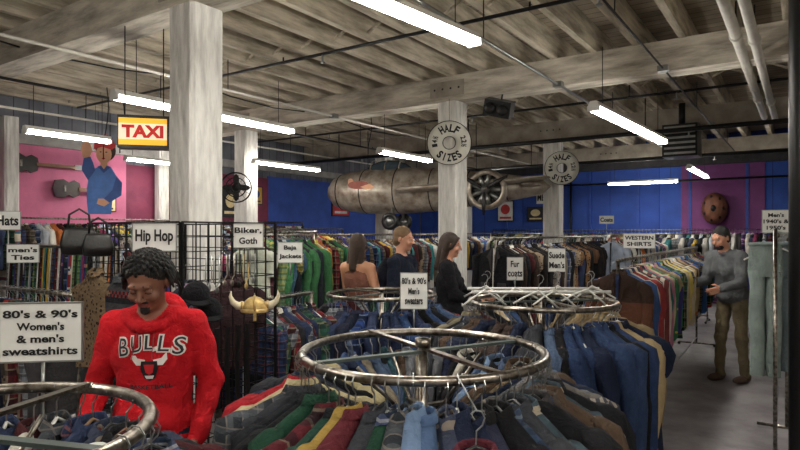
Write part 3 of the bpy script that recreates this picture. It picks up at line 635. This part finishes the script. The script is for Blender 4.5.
def slab(st,ax='x'):
    V=[];n=10
    for (s,cy,cz,ch,t) in st:
        for a in np.linspace(0,2*math.pi,n,endpoint=False):
            V.append((s,cy+math.cos(a)*ch/2,cz+math.sin(a)*t/2) if ax=='x' else (cy+math.cos(a)*ch/2,s,cz+math.sin(a)*t/2))
    mb.add(V,gridf(len(st),n)+[tuple(range(n-1,-1,-1)),tuple((len(st)-1)*n+j for j in range(n))],AL)
slab([(-.35,-.3,-.02,.8,.12),(.6,-.42,.02,.75,.13),(1.6,-.48,.07,.6,.11),(2.3,-.5,.12,.42,.07),(2.4,-.5,.12,.2,.03)])
slab([(-.62,2.05,.02,.2,.03),(-.3,2.05,.02,.34,.05),(.3,2.05,.02,.34,.05),(.62,2.05,.02,.2,.03)],'y')
ME=Matrix.Translation((1.38,-.62,-.08))@Matrix.Rotation(math.pi/2,4,'X')
mb.lathe([(.12,-.45),(.26,-.3),(.33,-.05),(.35,.12),(.33,.2),(.28,.22),(.26,.16)],26,AL,ME)
mb.lathe([(.27,.08),(.1,.1),(.0,.1)],20,DK2,ME)
for k in range(9):
    a=k*2*math.pi/9; mb.tube([(.08*math.cos(a),.08*math.sin(a),.14),(.25*math.cos(a),.25*math.sin(a),.14)],.04,8,STEEL,ME,ref=(0,0,1))
mb.lathe([(.08,.14),(.075,.26),(.04,.34),(.0,.36)],14,STEEL,ME)
for k in range(3):
    a=k*2*math.pi/3+.5; d=(math.cos(a),math.sin(a)); mb.tube([(d[0]*.05,d[1]*.05,.3),(d[0]*.25,d[1]*.25,.3),(d[0]*.44,d[1]*.44,.3)],[.025,.045,.018],6,DK2,ME,flat=.25,ref=(0,0,1))
for y,x in((-.42,-.55),(.3,-.55)):
    mb.tube([(x,y*.6,-.3),(x,y,-.6)],.03,8,STEEL)
    t=np.linspace(0,2*math.pi,18,endpoint=False); mb.tube(np.stack([x+.12*np.cos(t),np.full(18,y),-.6+.12*np.sin(t)],1),.05,8,BLKPL,closed=True,ref=(0,1,0)); mb.tube([(x,y-.04,-.6),(x,y+.04,-.6)],.08,12,STEEL)
mb.poly(ellp(-1.2,.1,.22,.08),.01,NA,y=-.442); mb.poly(ellp(-1.36,.17,.06,.06),.01,SK,y=-.44); mb.poly([(-1.15,.06),(-.95,.12),(-.85,.04),(-1.0,.0)],.01,SK,y=-.452)
for x in(-1.2,1.0): mb.tube([(x,0,.2),(x,0,1.2)],.008,5,BLKMET)
mb.build('airframe',e)
def wheel_fan(loc,R,yaw,name='industrial_fan'):
    mb=MB(); t=np.linspace(0,2*math.pi,28,endpoint=False)
    for rr,y in((R,0),(R,-.08),(R*.65,-.09),(R*.35,-.1)): mb.tube(np.stack([rr*np.cos(t),np.full(28,y),rr*np.sin(t)],1),.01,6,BLKMET,closed=True,ref=(0,1,0))
    for a in np.linspace(0,2*math.pi,14,endpoint=False): mb.tube([(R*math.cos(a),-.08,R*math.sin(a)),(.05*math.cos(a),-.11,.05*math.sin(a))],.004,4,BLKMET)
    for k in range(4):
        a=k*math.pi/2; mb.ell((R*.5*math.cos(a),-.03,R*.5*math.sin(a)),(R*.42,.012,R*.2),DK2,R=Matrix.Rotation(-a,3,'Y'))
    mb.tube([(0,-.11,0),(0,.18,0)],.06,12,DK2); mb.box((0,.18,0),(.1,.06,.14),BLKMET)
    o=mb.build(name); o.location=loc; o.rotation_euler=(0,0,yaw)
wheel_fan((-2.66,9.75,2.42),.24,.2)
mb=MB(); BRC=mat('rust_brown',(112,72,54),.6,.3,var=.3); Mc=Matrix.Rotation(math.pi/2,4,'X')
mb.lathe([(.05,.3),(.2,.28),(.3,.18),(.33,.05),(.3,-.12),(.24,-.15)],22,BRC,Mc); mb.lathe([(.0,.34),(.06,.32),(.08,.26)],12,DK2,Mc)
for k in range(7):
    a=k*2*math.pi/7; mb.tube([(.08*math.cos(a),-.26,.08*math.sin(a)),(.26*math.cos(a),-.22,.26*math.sin(a))],.035,8,DK2)
o=mb.build('aircraft_engine_cowl'); o.location=W(15.8,-1.75,2.25); o.rotation_euler=(0,0,RU); o.scale=(.85,1,1.15)
mb=MB(); mb.box((0,0,0),(.34,.2,.2),BLKPL); 
for x in(-.08,.08): mb.lathe([(.0,0),(.04,.004),(.065,.02),(.07,.03)],16,DK2,Matrix.Translation((x,-.101,0))@Matrix.Rotation(math.pi/2,4,'X'))
mb.tube([(0,.05,.1),(0,.05,.2)],.012,6,BLKMET); o=mb.build('wall_speaker'); o.location=(1.23,7.45,3.24); o.rotation_euler=(.3,.25,-.4)
mb=MB()
for (u,v,z1,z2) in((4.6,-8.,3.7,2.7),(5.2,-8.6,3.7,2.9),(3.4,-.35,3.7,3.3),(8.,-6.,3.7,3.0)):
    p=W(u,v); mb.tube([(p.x+.03*math.sin(t*5),p.y+.02*math.cos(t*4),z1+(z2-z1)*t) for t in np.linspace(0,1,8)],.008,5,BLKMET,ref=(1,0,0))
pts=[W(-1+i*.8,-6.4,3.62-.12*abs(math.sin(i*.9))) for i in range(16)]; mb.tube([tuple(q) for q in pts],.01,5,BLKMET,ref=(0,0,1))
mb.build('hanging_cables')
# ------------------------------------------------------------ people (SDF surface nets)
def cap(a,b,ra,rb,m,k=.02): return ('c',np.array(a,float),np.array(b,float),ra,rb,m,k)
def elp(c,r,m,k=.02,R=None): return ('e',np.array(c,float),np.array(r,float),np.eye(3) if R is None else np.array(R),None,m,k)
def pd(p,X,Y,Z):
    if p[0]=='c':
        a=p[1]; ab=p[2]-a; bb=max(ab@ab,1e-9); dx,dy,dz=X-a[0],Y-a[1],Z-a[2]
        t=np.clip((dx*ab[0]+dy*ab[1]+dz*ab[2])/bb,0,1)
        return np.sqrt((dx-t*ab[0])**2+(dy-t*ab[1])**2+(dz-t*ab[2])**2)-(p[3]+(p[4]-p[3])*t)
    c,r,R=p[1],p[2],p[3]; dx,dy,dz=X-c[0],Y-c[1],Z-c[2]
    lx=(dx*R[0,0]+dy*R[1,0]+dz*R[2,0])/r[0]; ly=(dx*R[0,1]+dy*R[1,1]+dz*R[2,1])/r[1]; lz=(dx*R[0,2]+dy*R[1,2]+dz*R[2,2])/r[2]
    k0=np.sqrt(lx**2+ly**2+lz**2)+1e-6; k1=np.sqrt((lx/r[0])**2+(ly/r[1])**2+(lz/r[2])**2)+1e-6
    return k0*(k0-1)/k1
def pbb(p):
    if p[0]=='c': return np.minimum(p[1]-p[3],p[2]-p[4]),np.maximum(p[1]+p[3],p[2]+p[4])
    r=p[2].max(); return p[1]-r,p[1]+r
def nets(prims,h):
    lo=np.min([pbb(p)[0] for p in prims],0)-3*h; hi=np.max([pbb(p)[1] for p in prims],0)+3*h
    n=np.ceil((hi-lo)/h).astype(int)+1; ax=[lo[i]+h*np.arange(n[i]) for i in range(3)]
    F=np.full(n,.15)
    for p in prims:
        a,b=pbb(p); i0=np.maximum(((a-.05-lo)/h).astype(int),0); i1=np.minimum(((b+.05-lo)/h).astype(int)+2,n)
        sl=tuple(slice(i0[i],i1[i]) for i in range(3))
        d=pd(p,ax[0][sl[0]][:,None,None],ax[1][sl[1]][None,:,None],ax[2][sl[2]][None,None,:])
        k=p[6]; f=F[sl]; hh=np.clip(.5+.5*(f-d)/k,0,1); F[sl]=f*(1-hh)+d*hh-k*hh*(1-hh)
    s=F<0; cn=np.zeros(n-1,int)
    offs=[(i,j,k) for i in(0,1) for j in(0,1) for k in(0,1)]
    for o in offs: cn+=s[o[0]:n[0]-1+o[0],o[1]:n[1]-1+o[1],o[2]:n[2]-1+o[2]]
    mx=(cn>0)&(cn<8); I=np.argwhere(mx); idx=-np.ones(n-1,int); idx[mx]=np.arange(len(I))
    fv={o:F[I[:,0]+o[0],I[:,1]+o[1],I[:,2]+o[2]] for o in offs}
    acc=np.zeros((len(I),3)); ct=np.zeros(len(I))
    for o in offs:
        for axx in range(3):
            if o[axx]==0:
                o2=list(o);o2[axx]=1;o2=tuple(o2); fa,fb=fv[o],fv[o2]; cr=(fa<0)!=(fb<0)
                t=np.where(cr,fa/(np.where(cr,fa-fb,1)),0); P=np.tile(np.array(o,float),(len(I),1)); P[:,axx]+=t
                acc+=np.where(cr[:,None],P,0); ct+=cr
    V=lo+h*(I+acc/ct[:,None]); Fs=[]
    for axx in range(3):
        b,c=(axx+1)%3,(axx+2)%3
        sA=[slice(None)]*3; sB=[slice(None)]*3; sA[axx]=slice(0,-1); sB[axx]=slice(1,None)
        s0,s1=s[tuple(sA)],s[tuple(sB)]; E=np.argwhere(s0!=s1)
        E=E[(E[:,b]>0)&(E[:,c]>0)&(E[:,b]<n[b]-1)&(E[:,c]<n[c]-1)]
        inside=s0[E[:,0],E[:,1],E[:,2]]
        def g(db,dc):
            Q=E.copy(); Q[:,b]+=db; Q[:,c]+=dc; return idx[Q[:,0],Q[:,1],Q[:,2]]
        q=np.stack([g(-1,-1),g(0,-1),g(0,0),g(-1,0)],1); q[~inside]=q[~inside][:,::-1]; Fs.append(q)
    return V,np.concatenate(Fs)
def nz(v): v=np.array(v,float); return v/np.linalg.norm(v)
def hand(w,d,n,thumb,m,curl=.5,sc_=1.):
    d=nz(d); n=nz(np.array(n)-d*np.dot(n,d)); sd=np.cross(d,n)*thumb; P=[]; w=np.array(w,float)
    for i,(off,Lf) in enumerate(zip((-.03,-.01,.011,.031),(.068,.077,.072,.056))):
        kn=w+(d*(.088-.004*abs(i-1))+sd*off)*sc_; P.append(cap(w+(sd*off*.55+d*.008)*sc_,kn,.0165*sc_,.0115*sc_,m,.012))
        p=kn; ang=curl*(.5+.1*i)
        for f,r in zip((.45,.3,.25),(.0098,.009,.008)):
            dd=d*math.cos(ang)+n*math.sin(ang); q=p+dd*Lf*f*sc_; P.append(cap(p,q,r*sc_,(r-.0008)*sc_,m,.003)); p=q; ang+=curl*.75
    b=w+(d*.02-sd*.026)*sc_; t1=b+nz(d*.65-sd*.75+n*.3)*.045*sc_; t2=t1+nz(d*.9-sd*.25+n*.35)*.03*sc_
    P.append(cap(b,t1,.0145*sc_,.011*sc_,m,.008)); P.append(cap(t1,t2,.0105*sc_,.0085*sc_,m,.004)); return P
def eul(rx,ry,rz): 
    return np.array(Matrix.Rotation(math.radians(rz),3,'Z')@Matrix.Rotation(math.radians(ry),3,'Y')@Matrix.Rotation(math.radians(rx),3,'X'))
def person(name,loc,yaw,s,top,pant,skin,hair,J={},hstyle='short',headrot=(0,0,0),bulk=0.,beard=None,shoe=None,female=False,h=.009,curl=.5,extra=None,skirt=False,bare=False,palms=((0,0,0),)*2,ak=.014):
    shoe=shoe or BLKPL
    D=dict(pelvis=(0,0,.95),chest=(0,0,1.26),neck=(0,.01,1.45),head=(0,-.02,1.63),sl=(-.175,0,1.40),sr=(.175,0,1.40),el=(-.23,.03,1.13),er=(.23,.03,1.13),wl=(-.235,-.05,.88),wr=(.235,-.05,.88),
           hl=(-.09,0,.9),hr=(.09,0,.9),kl=(-.1,-.02,.49),kr=(.1,-.02,.49),al=(-.11,.02,.09),ar=(.11,.02,.09))
    D.update(J); D={k:np.array(v,float) for k,v in D.items()}
    if female:
        for k in('sl','sr'): D[k][0]*=.88
    b=bulk; P=[]; pe,ch,nk,hd=D['pelvis'],D['chest'],D['neck'],D['head']; mid=(pe+ch)/2
    cw=.15 if female else .165
    P+=[elp(pe,(.15,.11,.12),pant,.03)]
    for x in('l','r'):
        P+=[cap(D['h'+x],D['k'+x],.085,.06,pant,.03),cap(D['k'+x],D['a'+x]+[0,0,.0],.06,.05,pant,.02)]
        a=D['a'+x]; P+=[elp(a+[0,-.07,-.045],(.045,.125,.042),shoe,.01),elp(a+[0,.02,-.03],(.042,.055,.055),shoe,.015)]
    lean=nz(ch-pe); Rl=np.array(Vector((0,0,1)).rotation_difference(Vector(lean)).to_matrix())
    P+=[elp(pe+lean*.03,(.16+b,.12+b,.11),top,.02,Rl),elp(mid,((.125 if female else .145)+b,.105+b,.16),top,.04,Rl),elp(ch,(cw+b*.7,.112+b,.17),top,.04,Rl)]
    if female: P+=[elp(ch+[-.07,-.09,.0],(.055,.05,.055),top,.03),elp(ch+[.07,-.09,.0],(.055,.05,.055),top,.03)]
    P+=[cap((D['sl']+nk)/2+[0,.01,-.02],(D['sr']+nk)/2+[0,.01,-.02],.065+b*.5,.065+b*.5,skin if bare else top,.04)]
    sm=skin if bare else top
    for x,sg_ in(('l',-1),('r',1)):
        S_,E_,W_=D['s'+x],D['e'+x],D['w'+x]; fd=nz(W_-E_)
        P+=[cap(nk+[sg_*.03,.01,-.01],S_,.045+b*.3,.055+b*.5,sm,.03),cap(S_,E_,.056+b*.6,.045+b*.6,sm,ak),cap(E_,W_-fd*.015,.045+b*.6,.033+b*.5,sm,ak),
            cap(W_-fd*.03,W_+fd*.015,.026,.024,skin,.004)]
        pn=palms[0] if x=='l' else palms[1]
        if pn==(0,0,0): pn=(-sg_,0,0)
        tsign=1 if x=='r' else -1
        P+=hand(W_,fd,pn,tsign,skin,curl)
    R=eul(*headrot); hs=1.0
    def he(c,r,m,k=.01): return elp(hd+R@np.array(c,float),r,m,k,R)
    def hc(a,b_,ra,rb,m,k=.006): return cap(hd+R@np.array(a,float),hd+R@np.array(b_,float),ra,rb,m,k)
    P+=[cap(nk,hd+R@np.array((0,.02,-.05)),.056 if not female else .046,.05 if not female else .042,skin,.02)]
    P+=[he((0,.012,.028),(.074,.092,.088),skin),he((0,-.024,-.035),(.057,.064,.08),skin,.025),he((0,-.066,-.092),(.024,.02,.018),skin,.02),
        hc((0,-.088,.012),(0,-.108,-.024),.007,.0125,skin,.008),he((-.014,-.098,-.028),(.009,.01,.007),skin,.005),he((.014,-.098,-.028),(.009,.01,.007),skin,.005),
        hc((-.034,-.08,.026),(.034,-.08,.026),.011,.011,skin,.01),he((-.04,-.066,-.03),(.022,.02,.022),skin,.015),he((.04,-.066,-.03),(.022,.02,.022),skin,.015),
        he((-.077,.012,-.008),(.009,.019,.03),skin,.004),he((.077,.012,-.008),(.009,.019,.03),skin,.004)]
    lipm=mat('lips_'+skin.name,(130,70,64) if 'dark' in skin.name else (176,104,96),.5,var=.05,bump=0)
    P+=[hc((-.02,-.083,-.056),(.02,-.083,-.056),.006,.006,lipm,.002),hc((-.017,-.082,-.065),(.017,-.082,-.065),.007,.007,lipm,.002)]
    if hstyle!='none':
        P+=[he((0,.024,.044),(.082,.096,.086),hair,.008),he((0,.052,-.012),(.074,.062,.075),hair,.01)]
    for sx in(-1,1): P+=[hc((sx*.018,-.086,.03),(sx*.046,-.077,.03),.005,.004,hair,.002)]
    if hstyle=='long':
        P+=[hc((-.06,.03,.02),(-.07,.05,-.17),.035,.03,hair,.02),hc((.06,.03,.02),(.07,.05,-.17),.035,.03,hair,.02),hc((0,.07,.02),(0,.1,-.24),.055,.035,hair,.02),hc((-.035,-.06,.08),(-.078,-.01,-.02),.014,.02,hair,.01),hc((.035,-.06,.08),(.078,-.01,-.02),.014,.02,hair,.01)]
    if beard is True: P+=[he((0,-.058,-.085),(.045,.04,.034),hair,.008)]
    if beard=='goatee': P+=[he((0,-.085,-.09),(.02,.013,.02),hair,.004),hc((-.022,-.089,-.048),(.022,-.089,-.048),.0035,.0035,hair,.002)]
    if extra: P+=extra(D)
    V,F=nets(P,h)
    mats=[];
    for p in P:
        if p[5] not in mats: mats.append(p[5])
    c=V[F].mean(1); best=np.full(len(c),9.); mi=np.zeros(len(c),int)
    for p in P:
        d=pd(p,c[:,0],c[:,1],c[:,2]); w_=d<best; best[w_]=d[w_]; mi[w_]=mats.index(p[5])
    me=bpy.data.meshes.new(name); me.from_pydata(V.tolist(),[],F.tolist()); me.update()
    nr=np.empty(len(V)*3); me.vertices.foreach_get('normal',nr); nr=nr.reshape(-1,3)
    clothv=np.zeros(len(V)); isc=np.array([m_.name.startswith('cloth') for m_ in mats],float)[mi]
    for j in range(4): np.maximum.at(clothv,F[:,j],isc)
    skv=np.zeros(len(V)); 
    for j in range(4): np.maximum.at(skv,F[:,j],1-isc)
    am=clothv*(1-skv); x,y,z=V.T; ph=len(name)
    fold=np.sin(z*46+3.2*np.sin(x*11+ph)+2.5*np.sin(y*13+1))*.5+np.sin(z*23-x*30+2*np.sin(y*17+ph))*.6+np.sin(x*55+3*np.sin(z*9+ph))*.3
    V=V+nr*(am*fold*(.0045+b*.06))[:,None]
    V*=s; me.vertices.foreach_set('co',V.ravel()); 
    for m_ in mats: me.materials.append(m_)
    me.polygons.foreach_set('material_index',mi); me.polygons.foreach_set('use_smooth',np.ones(len(F),bool)); me.update()
    e=empty(name,(loc[0],loc[1],0),math.radians(yaw)); o=bpy.data.objects.new('body',me); sc.collection.objects.link(o); o.parent=e
    ey=MB(); EW=mat('eye_white',(205,198,188),.3,var=.02,bump=0); IR=mat('iris_brown',(40,26,18),.2,var=.1,bump=0)
    down=headrot[0]>28
    for sx in(-1,1):
        if down:
            ey.ell((hd+R@np.array((sx*.031,-.0755,.004)))*s,(.0145*s,.0125*s,.0115*s),skin,nu=12,nv=8,R=R)
            ey.tube([(hd+R@np.array((sx*.031+q*.013,-.0872+abs(q)*.004,-.0015-.002*(1-q*q))))*s for q in(-1,-.5,0,.5,1)],.0013*s,5,IR,ref=(0,0,1))
        else:
            ey.ell((hd+R@np.array((sx*.031,-.074,.006)))*s,(.0125*s,)*3,EW,nu=10,nv=7); ey.ell((hd+R@np.array((sx*.031,-.0835,.004)))*s,(.006*s,.004*s,.006*s),IR,nu=8,nv=6,R=R)
            ey.ell((hd+R@np.array((sx*.031,-.0765,.012)))*s,(.0145*s,.0125*s,.008*s),skin,nu=10,nv=6,R=R)
    ey.build('eyes',e)
    return e,o,D,R,s
skD=mat('skin_dark',(120,80,62),.55,var=.08,bump=.05,bs=80); skL=mat('skin_light',(200,146,120),.5,var=.06,bump=.03,bs=80); skM=mat('skin_medium',(190,138,108),.5,var=.06,bump=.03,bs=80)
hBk=mat('hair_black',(18,15,14),.6,var=.3,vs=60,bump=.6,bs=120,stretch=(4,4,.6)); hBr=mat('hair_brown',(54,36,27),.5,var=.3,vs=60,bump=.6,bs=120,stretch=(4,4,.6)); hBl=mat('hair_blond',(112,84,56),.5,var=.3,vs=60,bump=.6,bs=120,stretch=(4,4,.6))
HR=C((190,24,34))
PWc=mat('cord_red',(150,20,28),.7,bump=0)
def hood(D):
    nk=D['neck']; P=[]; t=np.linspace(0,2*math.pi,14,endpoint=False)
    R_=[nk+np.array((.094*math.cos(a),-.005+.088*math.sin(a),.0+.04*math.sin(a))) for a in t]
    for i in range(14): P.append(cap(R_[i],R_[(i+1)%14],.024,.024,HR,.008))
    P.append(elp(nk+[0,.115,-.02],(.12,.06,.11),HR,.03))
    P.append(elp(np.array((0,-.095,.98)),(.13,.055,.085),HR,.006))
    pe=D['pelvis']; 
    for i in range(14):
        a0,a1=t[i],t[(i+1)%14]
        P.append(cap(pe+[.165*math.cos(a0),.125*math.sin(a0),-.06],pe+[.165*math.cos(a1),.125*math.sin(a1),-.06],.022,.022,HR,.006))
    for s in(-1,1): P.append(cap(nk+[s*.035,-.10,-.06],nk+[s*.04,-.145,-.16],.0045,.0045,PWc,.002))
    for x in('l','r'):
        W_,E_=D['w'+x],D['e'+x]; fd=nz(W_-E_); P.append(cap(W_-fd*.06,W_-fd*.01,.038,.036,HR,.006))
    return P
e1,body,D1,R1,s1=person('man_in_red_hoodie',(-1.02,2.5),4,.96,HR,C((36,44,62)),skD,hBk,
    J=dict(chest=(0,-.01,1.24),neck=(0,-.02,1.415),head=(0,-.095,1.565),sl=(-.165,-.01,1.37),sr=(.165,-.01,1.37),el=(-.235,.0,1.11),er=(.23,.03,1.12),wl=(-.2,-.2,.99),wr=(.2,-.10,.90)),
    headrot=(30,0,-3),bulk=.015,beard='goatee',h=.0062,extra=hood,curl=.8)
bm_v=[v.co.copy() for v in body.data.vertices]; bvh=BVHTree.FromPolygons(bm_v,[tuple(p.vertices) for p in body.data.polygons])
import bmesh
def decal(mb,V2,F,m,off):
    bm=bmesh.new(); vs=[bm.verts.new((float(p[0]),0,float(p[1]))) for p in V2]
    for f in F:
        try: bm.faces.new([vs[i] for i in f])
        except Exception: pass
    bmesh.ops.triangulate(bm,faces=bm.faces[:])
    for it in range(4):
        le=[ed for ed in bm.edges if ed.calc_length()>.012]
        if not le: break
        bmesh.ops.subdivide_edges(bm,edges=le,cuts=1); bmesh.ops.triangulate(bm,faces=[f for f in bm.faces if len(f.verts)>3])
    bm.verts.index_update(); V=[]
    for v in bm.verts:
        hit=bvh.ray_cast(Vector((v.co.x,-1,v.co.z)),Vector((0,1,0))); y=hit[0].y if hit[0] else -.15
        V.append((v.co.x,y-off,v.co.z))
    mb.add(V,[tuple(v.index for v in f.verts) for f in bm.faces],m); bm.free()
PW=mat('print_white',(222,216,210),.6,var=.03,bump=0); PB=mat('print_black',(26,24,30),.6,var=.05,bump=0); PR=mat('print_red',(170,20,30),.6,bump=0)
lt=MB(); zc=1.262; xo=.02
for bold,m_,off in((.06,PW,.003),(.0,PB,.006)):
    for i,chh in enumerate('BULLS'):
        V,F=text2d(chh,bold); Vb,_=text2d(chh,.0); lo,hi=Vb.min(0),Vb.max(0); c=(lo+hi)/2; sc2=np.array([.039/(hi-lo)[0],(.054+.006*abs(i-2))/(hi-lo)[1]])
        Q=(V-c)*sc2; cx=(i-2)*.052; a=-cx*1.5; cz=zc-1.2*cx*cx-.003*abs(i-2)
        Q=np.stack([Q[:,0]*math.cos(a)-Q[:,1]*math.sin(a)+cx+xo,Q[:,0]*math.sin(a)+Q[:,1]*math.cos(a)+cz],1); decal(lt,Q,F,m_,off)
def dp(pts,m_,off): decal(lt,[(p[0]+xo,p[1]) for p in pts],[tuple(range(len(pts)))],m_,off)
zb=1.165
for s in(-1,1):
    dp([(s*.015,zb+.03),(s*.045,zb+.036),(s*.062,zb+.058),(s*.066,zb+.03),(s*.05,zb+.008),(s*.02,zb+.008)][::s],PW,.003)
dp([(-.03,zb+.025),(.03,zb+.025),(.034,zb-.005),(.02,zb-.045),(0,zb-.056),(-.02,zb-.045),(-.034,zb-.005)],PB,.0045)
dp([(-.02,zb+.012),(.02,zb+.012),(.014,zb-.02),(0,zb-.03),(-.014,zb-.02)],PR,.0065)
dp([(-.018,zb-.033),(.018,zb-.033),(.012,zb-.046),(-.012,zb-.046)],PW,.0065)
V,F=text2d('BASKETBALL',.03); lo,hi=V.min(0),V.max(0); c=(lo+hi)/2; Q=(V-c)*np.array([.16/(hi-lo)[0],.018/(hi-lo)[1]])+np.array([xo,1.085]); decal(lt,Q,F,PB,.004)
lt.build('hoodie_print',e1)
tw=MB(); hd=D1['head']
for i in range(190):
    ga=i*2.39996; zz=1-1.25*(i+.5)/190; rr=math.sqrt(max(0,1-zz*zz)); dx,dy=rr*math.cos(ga),rr*math.sin(ga)
    if dy<-.3 and zz<.5: continue
    if zz<-.05 and dy<.0: continue
    p0=np.array((dx*.078,.022+dy*.092,.035+zz*.086)); out=nz((dx,dy,zz)); L_=random.uniform(.04,.075)*(1.2 if abs(dx)>.5 else 1); pts=[]
    fr=.4 if dy<-.2 else 1.
    for k in range(7):
        f=k/6; pts.append(p0+out*(.006+.010*math.sin(f*1.8))+np.array((dx*.25,dy*.3,-1))*L_*fr*f*f*1.1+.003*np.array((math.sin(k*2+i),math.cos(k*2.3+i),0)))
    pts=[(hd+R1@q)*s1 for q in pts]; tw.tube(pts,np.array([.009,.0095,.0085,.009,.0078,.0072,.004])*s1,6,hBk,ref=(.3,.2,.9))
tw.build('hair_twists',e1)
def pack(D): 
    c=D['chest']; bp=C((30,32,44)); return [elp(c+[0,.17,-.02],(.14,.09,.2),bp,.01),elp(c+[0,.22,-.08],(.11,.07,.11),bp,.01),cap(c+[-.1,-.1,-.05],D['neck']+[-.1,.02,-.01],.022,.022,bp,.004),cap(c+[.1,-.1,-.05],D['neck']+[.1,.02,-.01],.022,.022,bp,.004)]
def collar(col):
    def f(D):
        nk=D['neck']; t=np.linspace(0,2*math.pi,10,endpoint=False); q=[nk+np.array((.066*math.cos(a),.062*math.sin(a),.0+.015*math.sin(a))) for a in t]
        return [cap(q[i],q[(i+1)%10],.018,.018,col,.008) for i in range(10)]
    return f
NVJ=C((28,33,50)); 
person('man_with_backpack',(.02,6.0),62,1.0,NVJ,C((40,42,52)),skL,hBl,J=dict(er=(.23,-.04,1.14),wr=(.12,-.22,1.05),el=(-.23,-.02,1.14),wl=(-.16,-.22,1.0)),bulk=.018,extra=lambda D:pack(D)+collar(NVJ)(D),headrot=(8,0,8))
BKJ=C((26,25,30))
person('woman_in_black_jacket',(.47,5.75),78,.965,BKJ,C((30,30,36)),skL,hBr,J=dict(er=(.2,-.1,1.15),wr=(.13,-.33,1.12),el=(-.2,-.08,1.15),wl=(-.12,-.3,1.08)),female=True,bulk=.02,hstyle='long',headrot=(10,0,0),extra=collar(BKJ))
person('woman_browsing',(-.42,5.95),150,.96,C((126,84,72)),C((40,36,40)),skM,hBr,J=dict(er=(.2,-.1,1.15),wr=(.15,-.3,1.1),el=(-.22,-.02,1.15),wl=(-.2,-.2,1.0)),female=True,bulk=.0,hstyle='long',bare=True,headrot=(5,0,0))
GJ=C((96,98,102)); 
person('man_in_grey_jacket',(3.74,6.8),-66,1.02,GJ,C((120,108,84)),skL,hBk,J=dict(pelvis=(0,.04,.95),chest=(0,-.03,1.25),neck=(0,-.08,1.435),head=(0,-.15,1.60),sl=(-.18,-.06,1.39),sr=(.18,-.06,1.39),er=(.22,-.12,1.12),wr=(.16,-.36,1.06),el=(-.21,-.12,1.12),wl=(-.14,-.38,1.1),hl=(-.09,.04,.9),hr=(.09,.04,.9),kl=(-.1,-.02,.49),kr=(.1,.05,.49),al=(-.11,-.02,.09),ar=(.11,.10,.09)),
    bulk=.025,beard=True,headrot=(20,0,0),shoe=mat('brown_boot',(74,54,40),.6),extra=collar(GJ))
# ------------------------------------------------------------ world, camera
w=bpy.data.worlds.new('world'); sc.world=w; w.use_nodes=True; w.node_tree.nodes['Background'].inputs[0].default_value=(.5,.5,.55,1); w.node_tree.nodes['Background'].inputs[1].default_value=.05
cam=bpy.data.cameras.new('camera'); co=bpy.data.objects.new('camera',cam); sc.collection.objects.link(co)
co.location=(0,0,1.7); co.rotation_euler=(math.pi/2,0,0); cam.sensor_width=36; cam.lens=27; cam.shift_y=7/800; cam.clip_start=.05
sc.camera=co
sc.view_settings.view_transform='Standard'; sc.view_settings.exposure=1.0
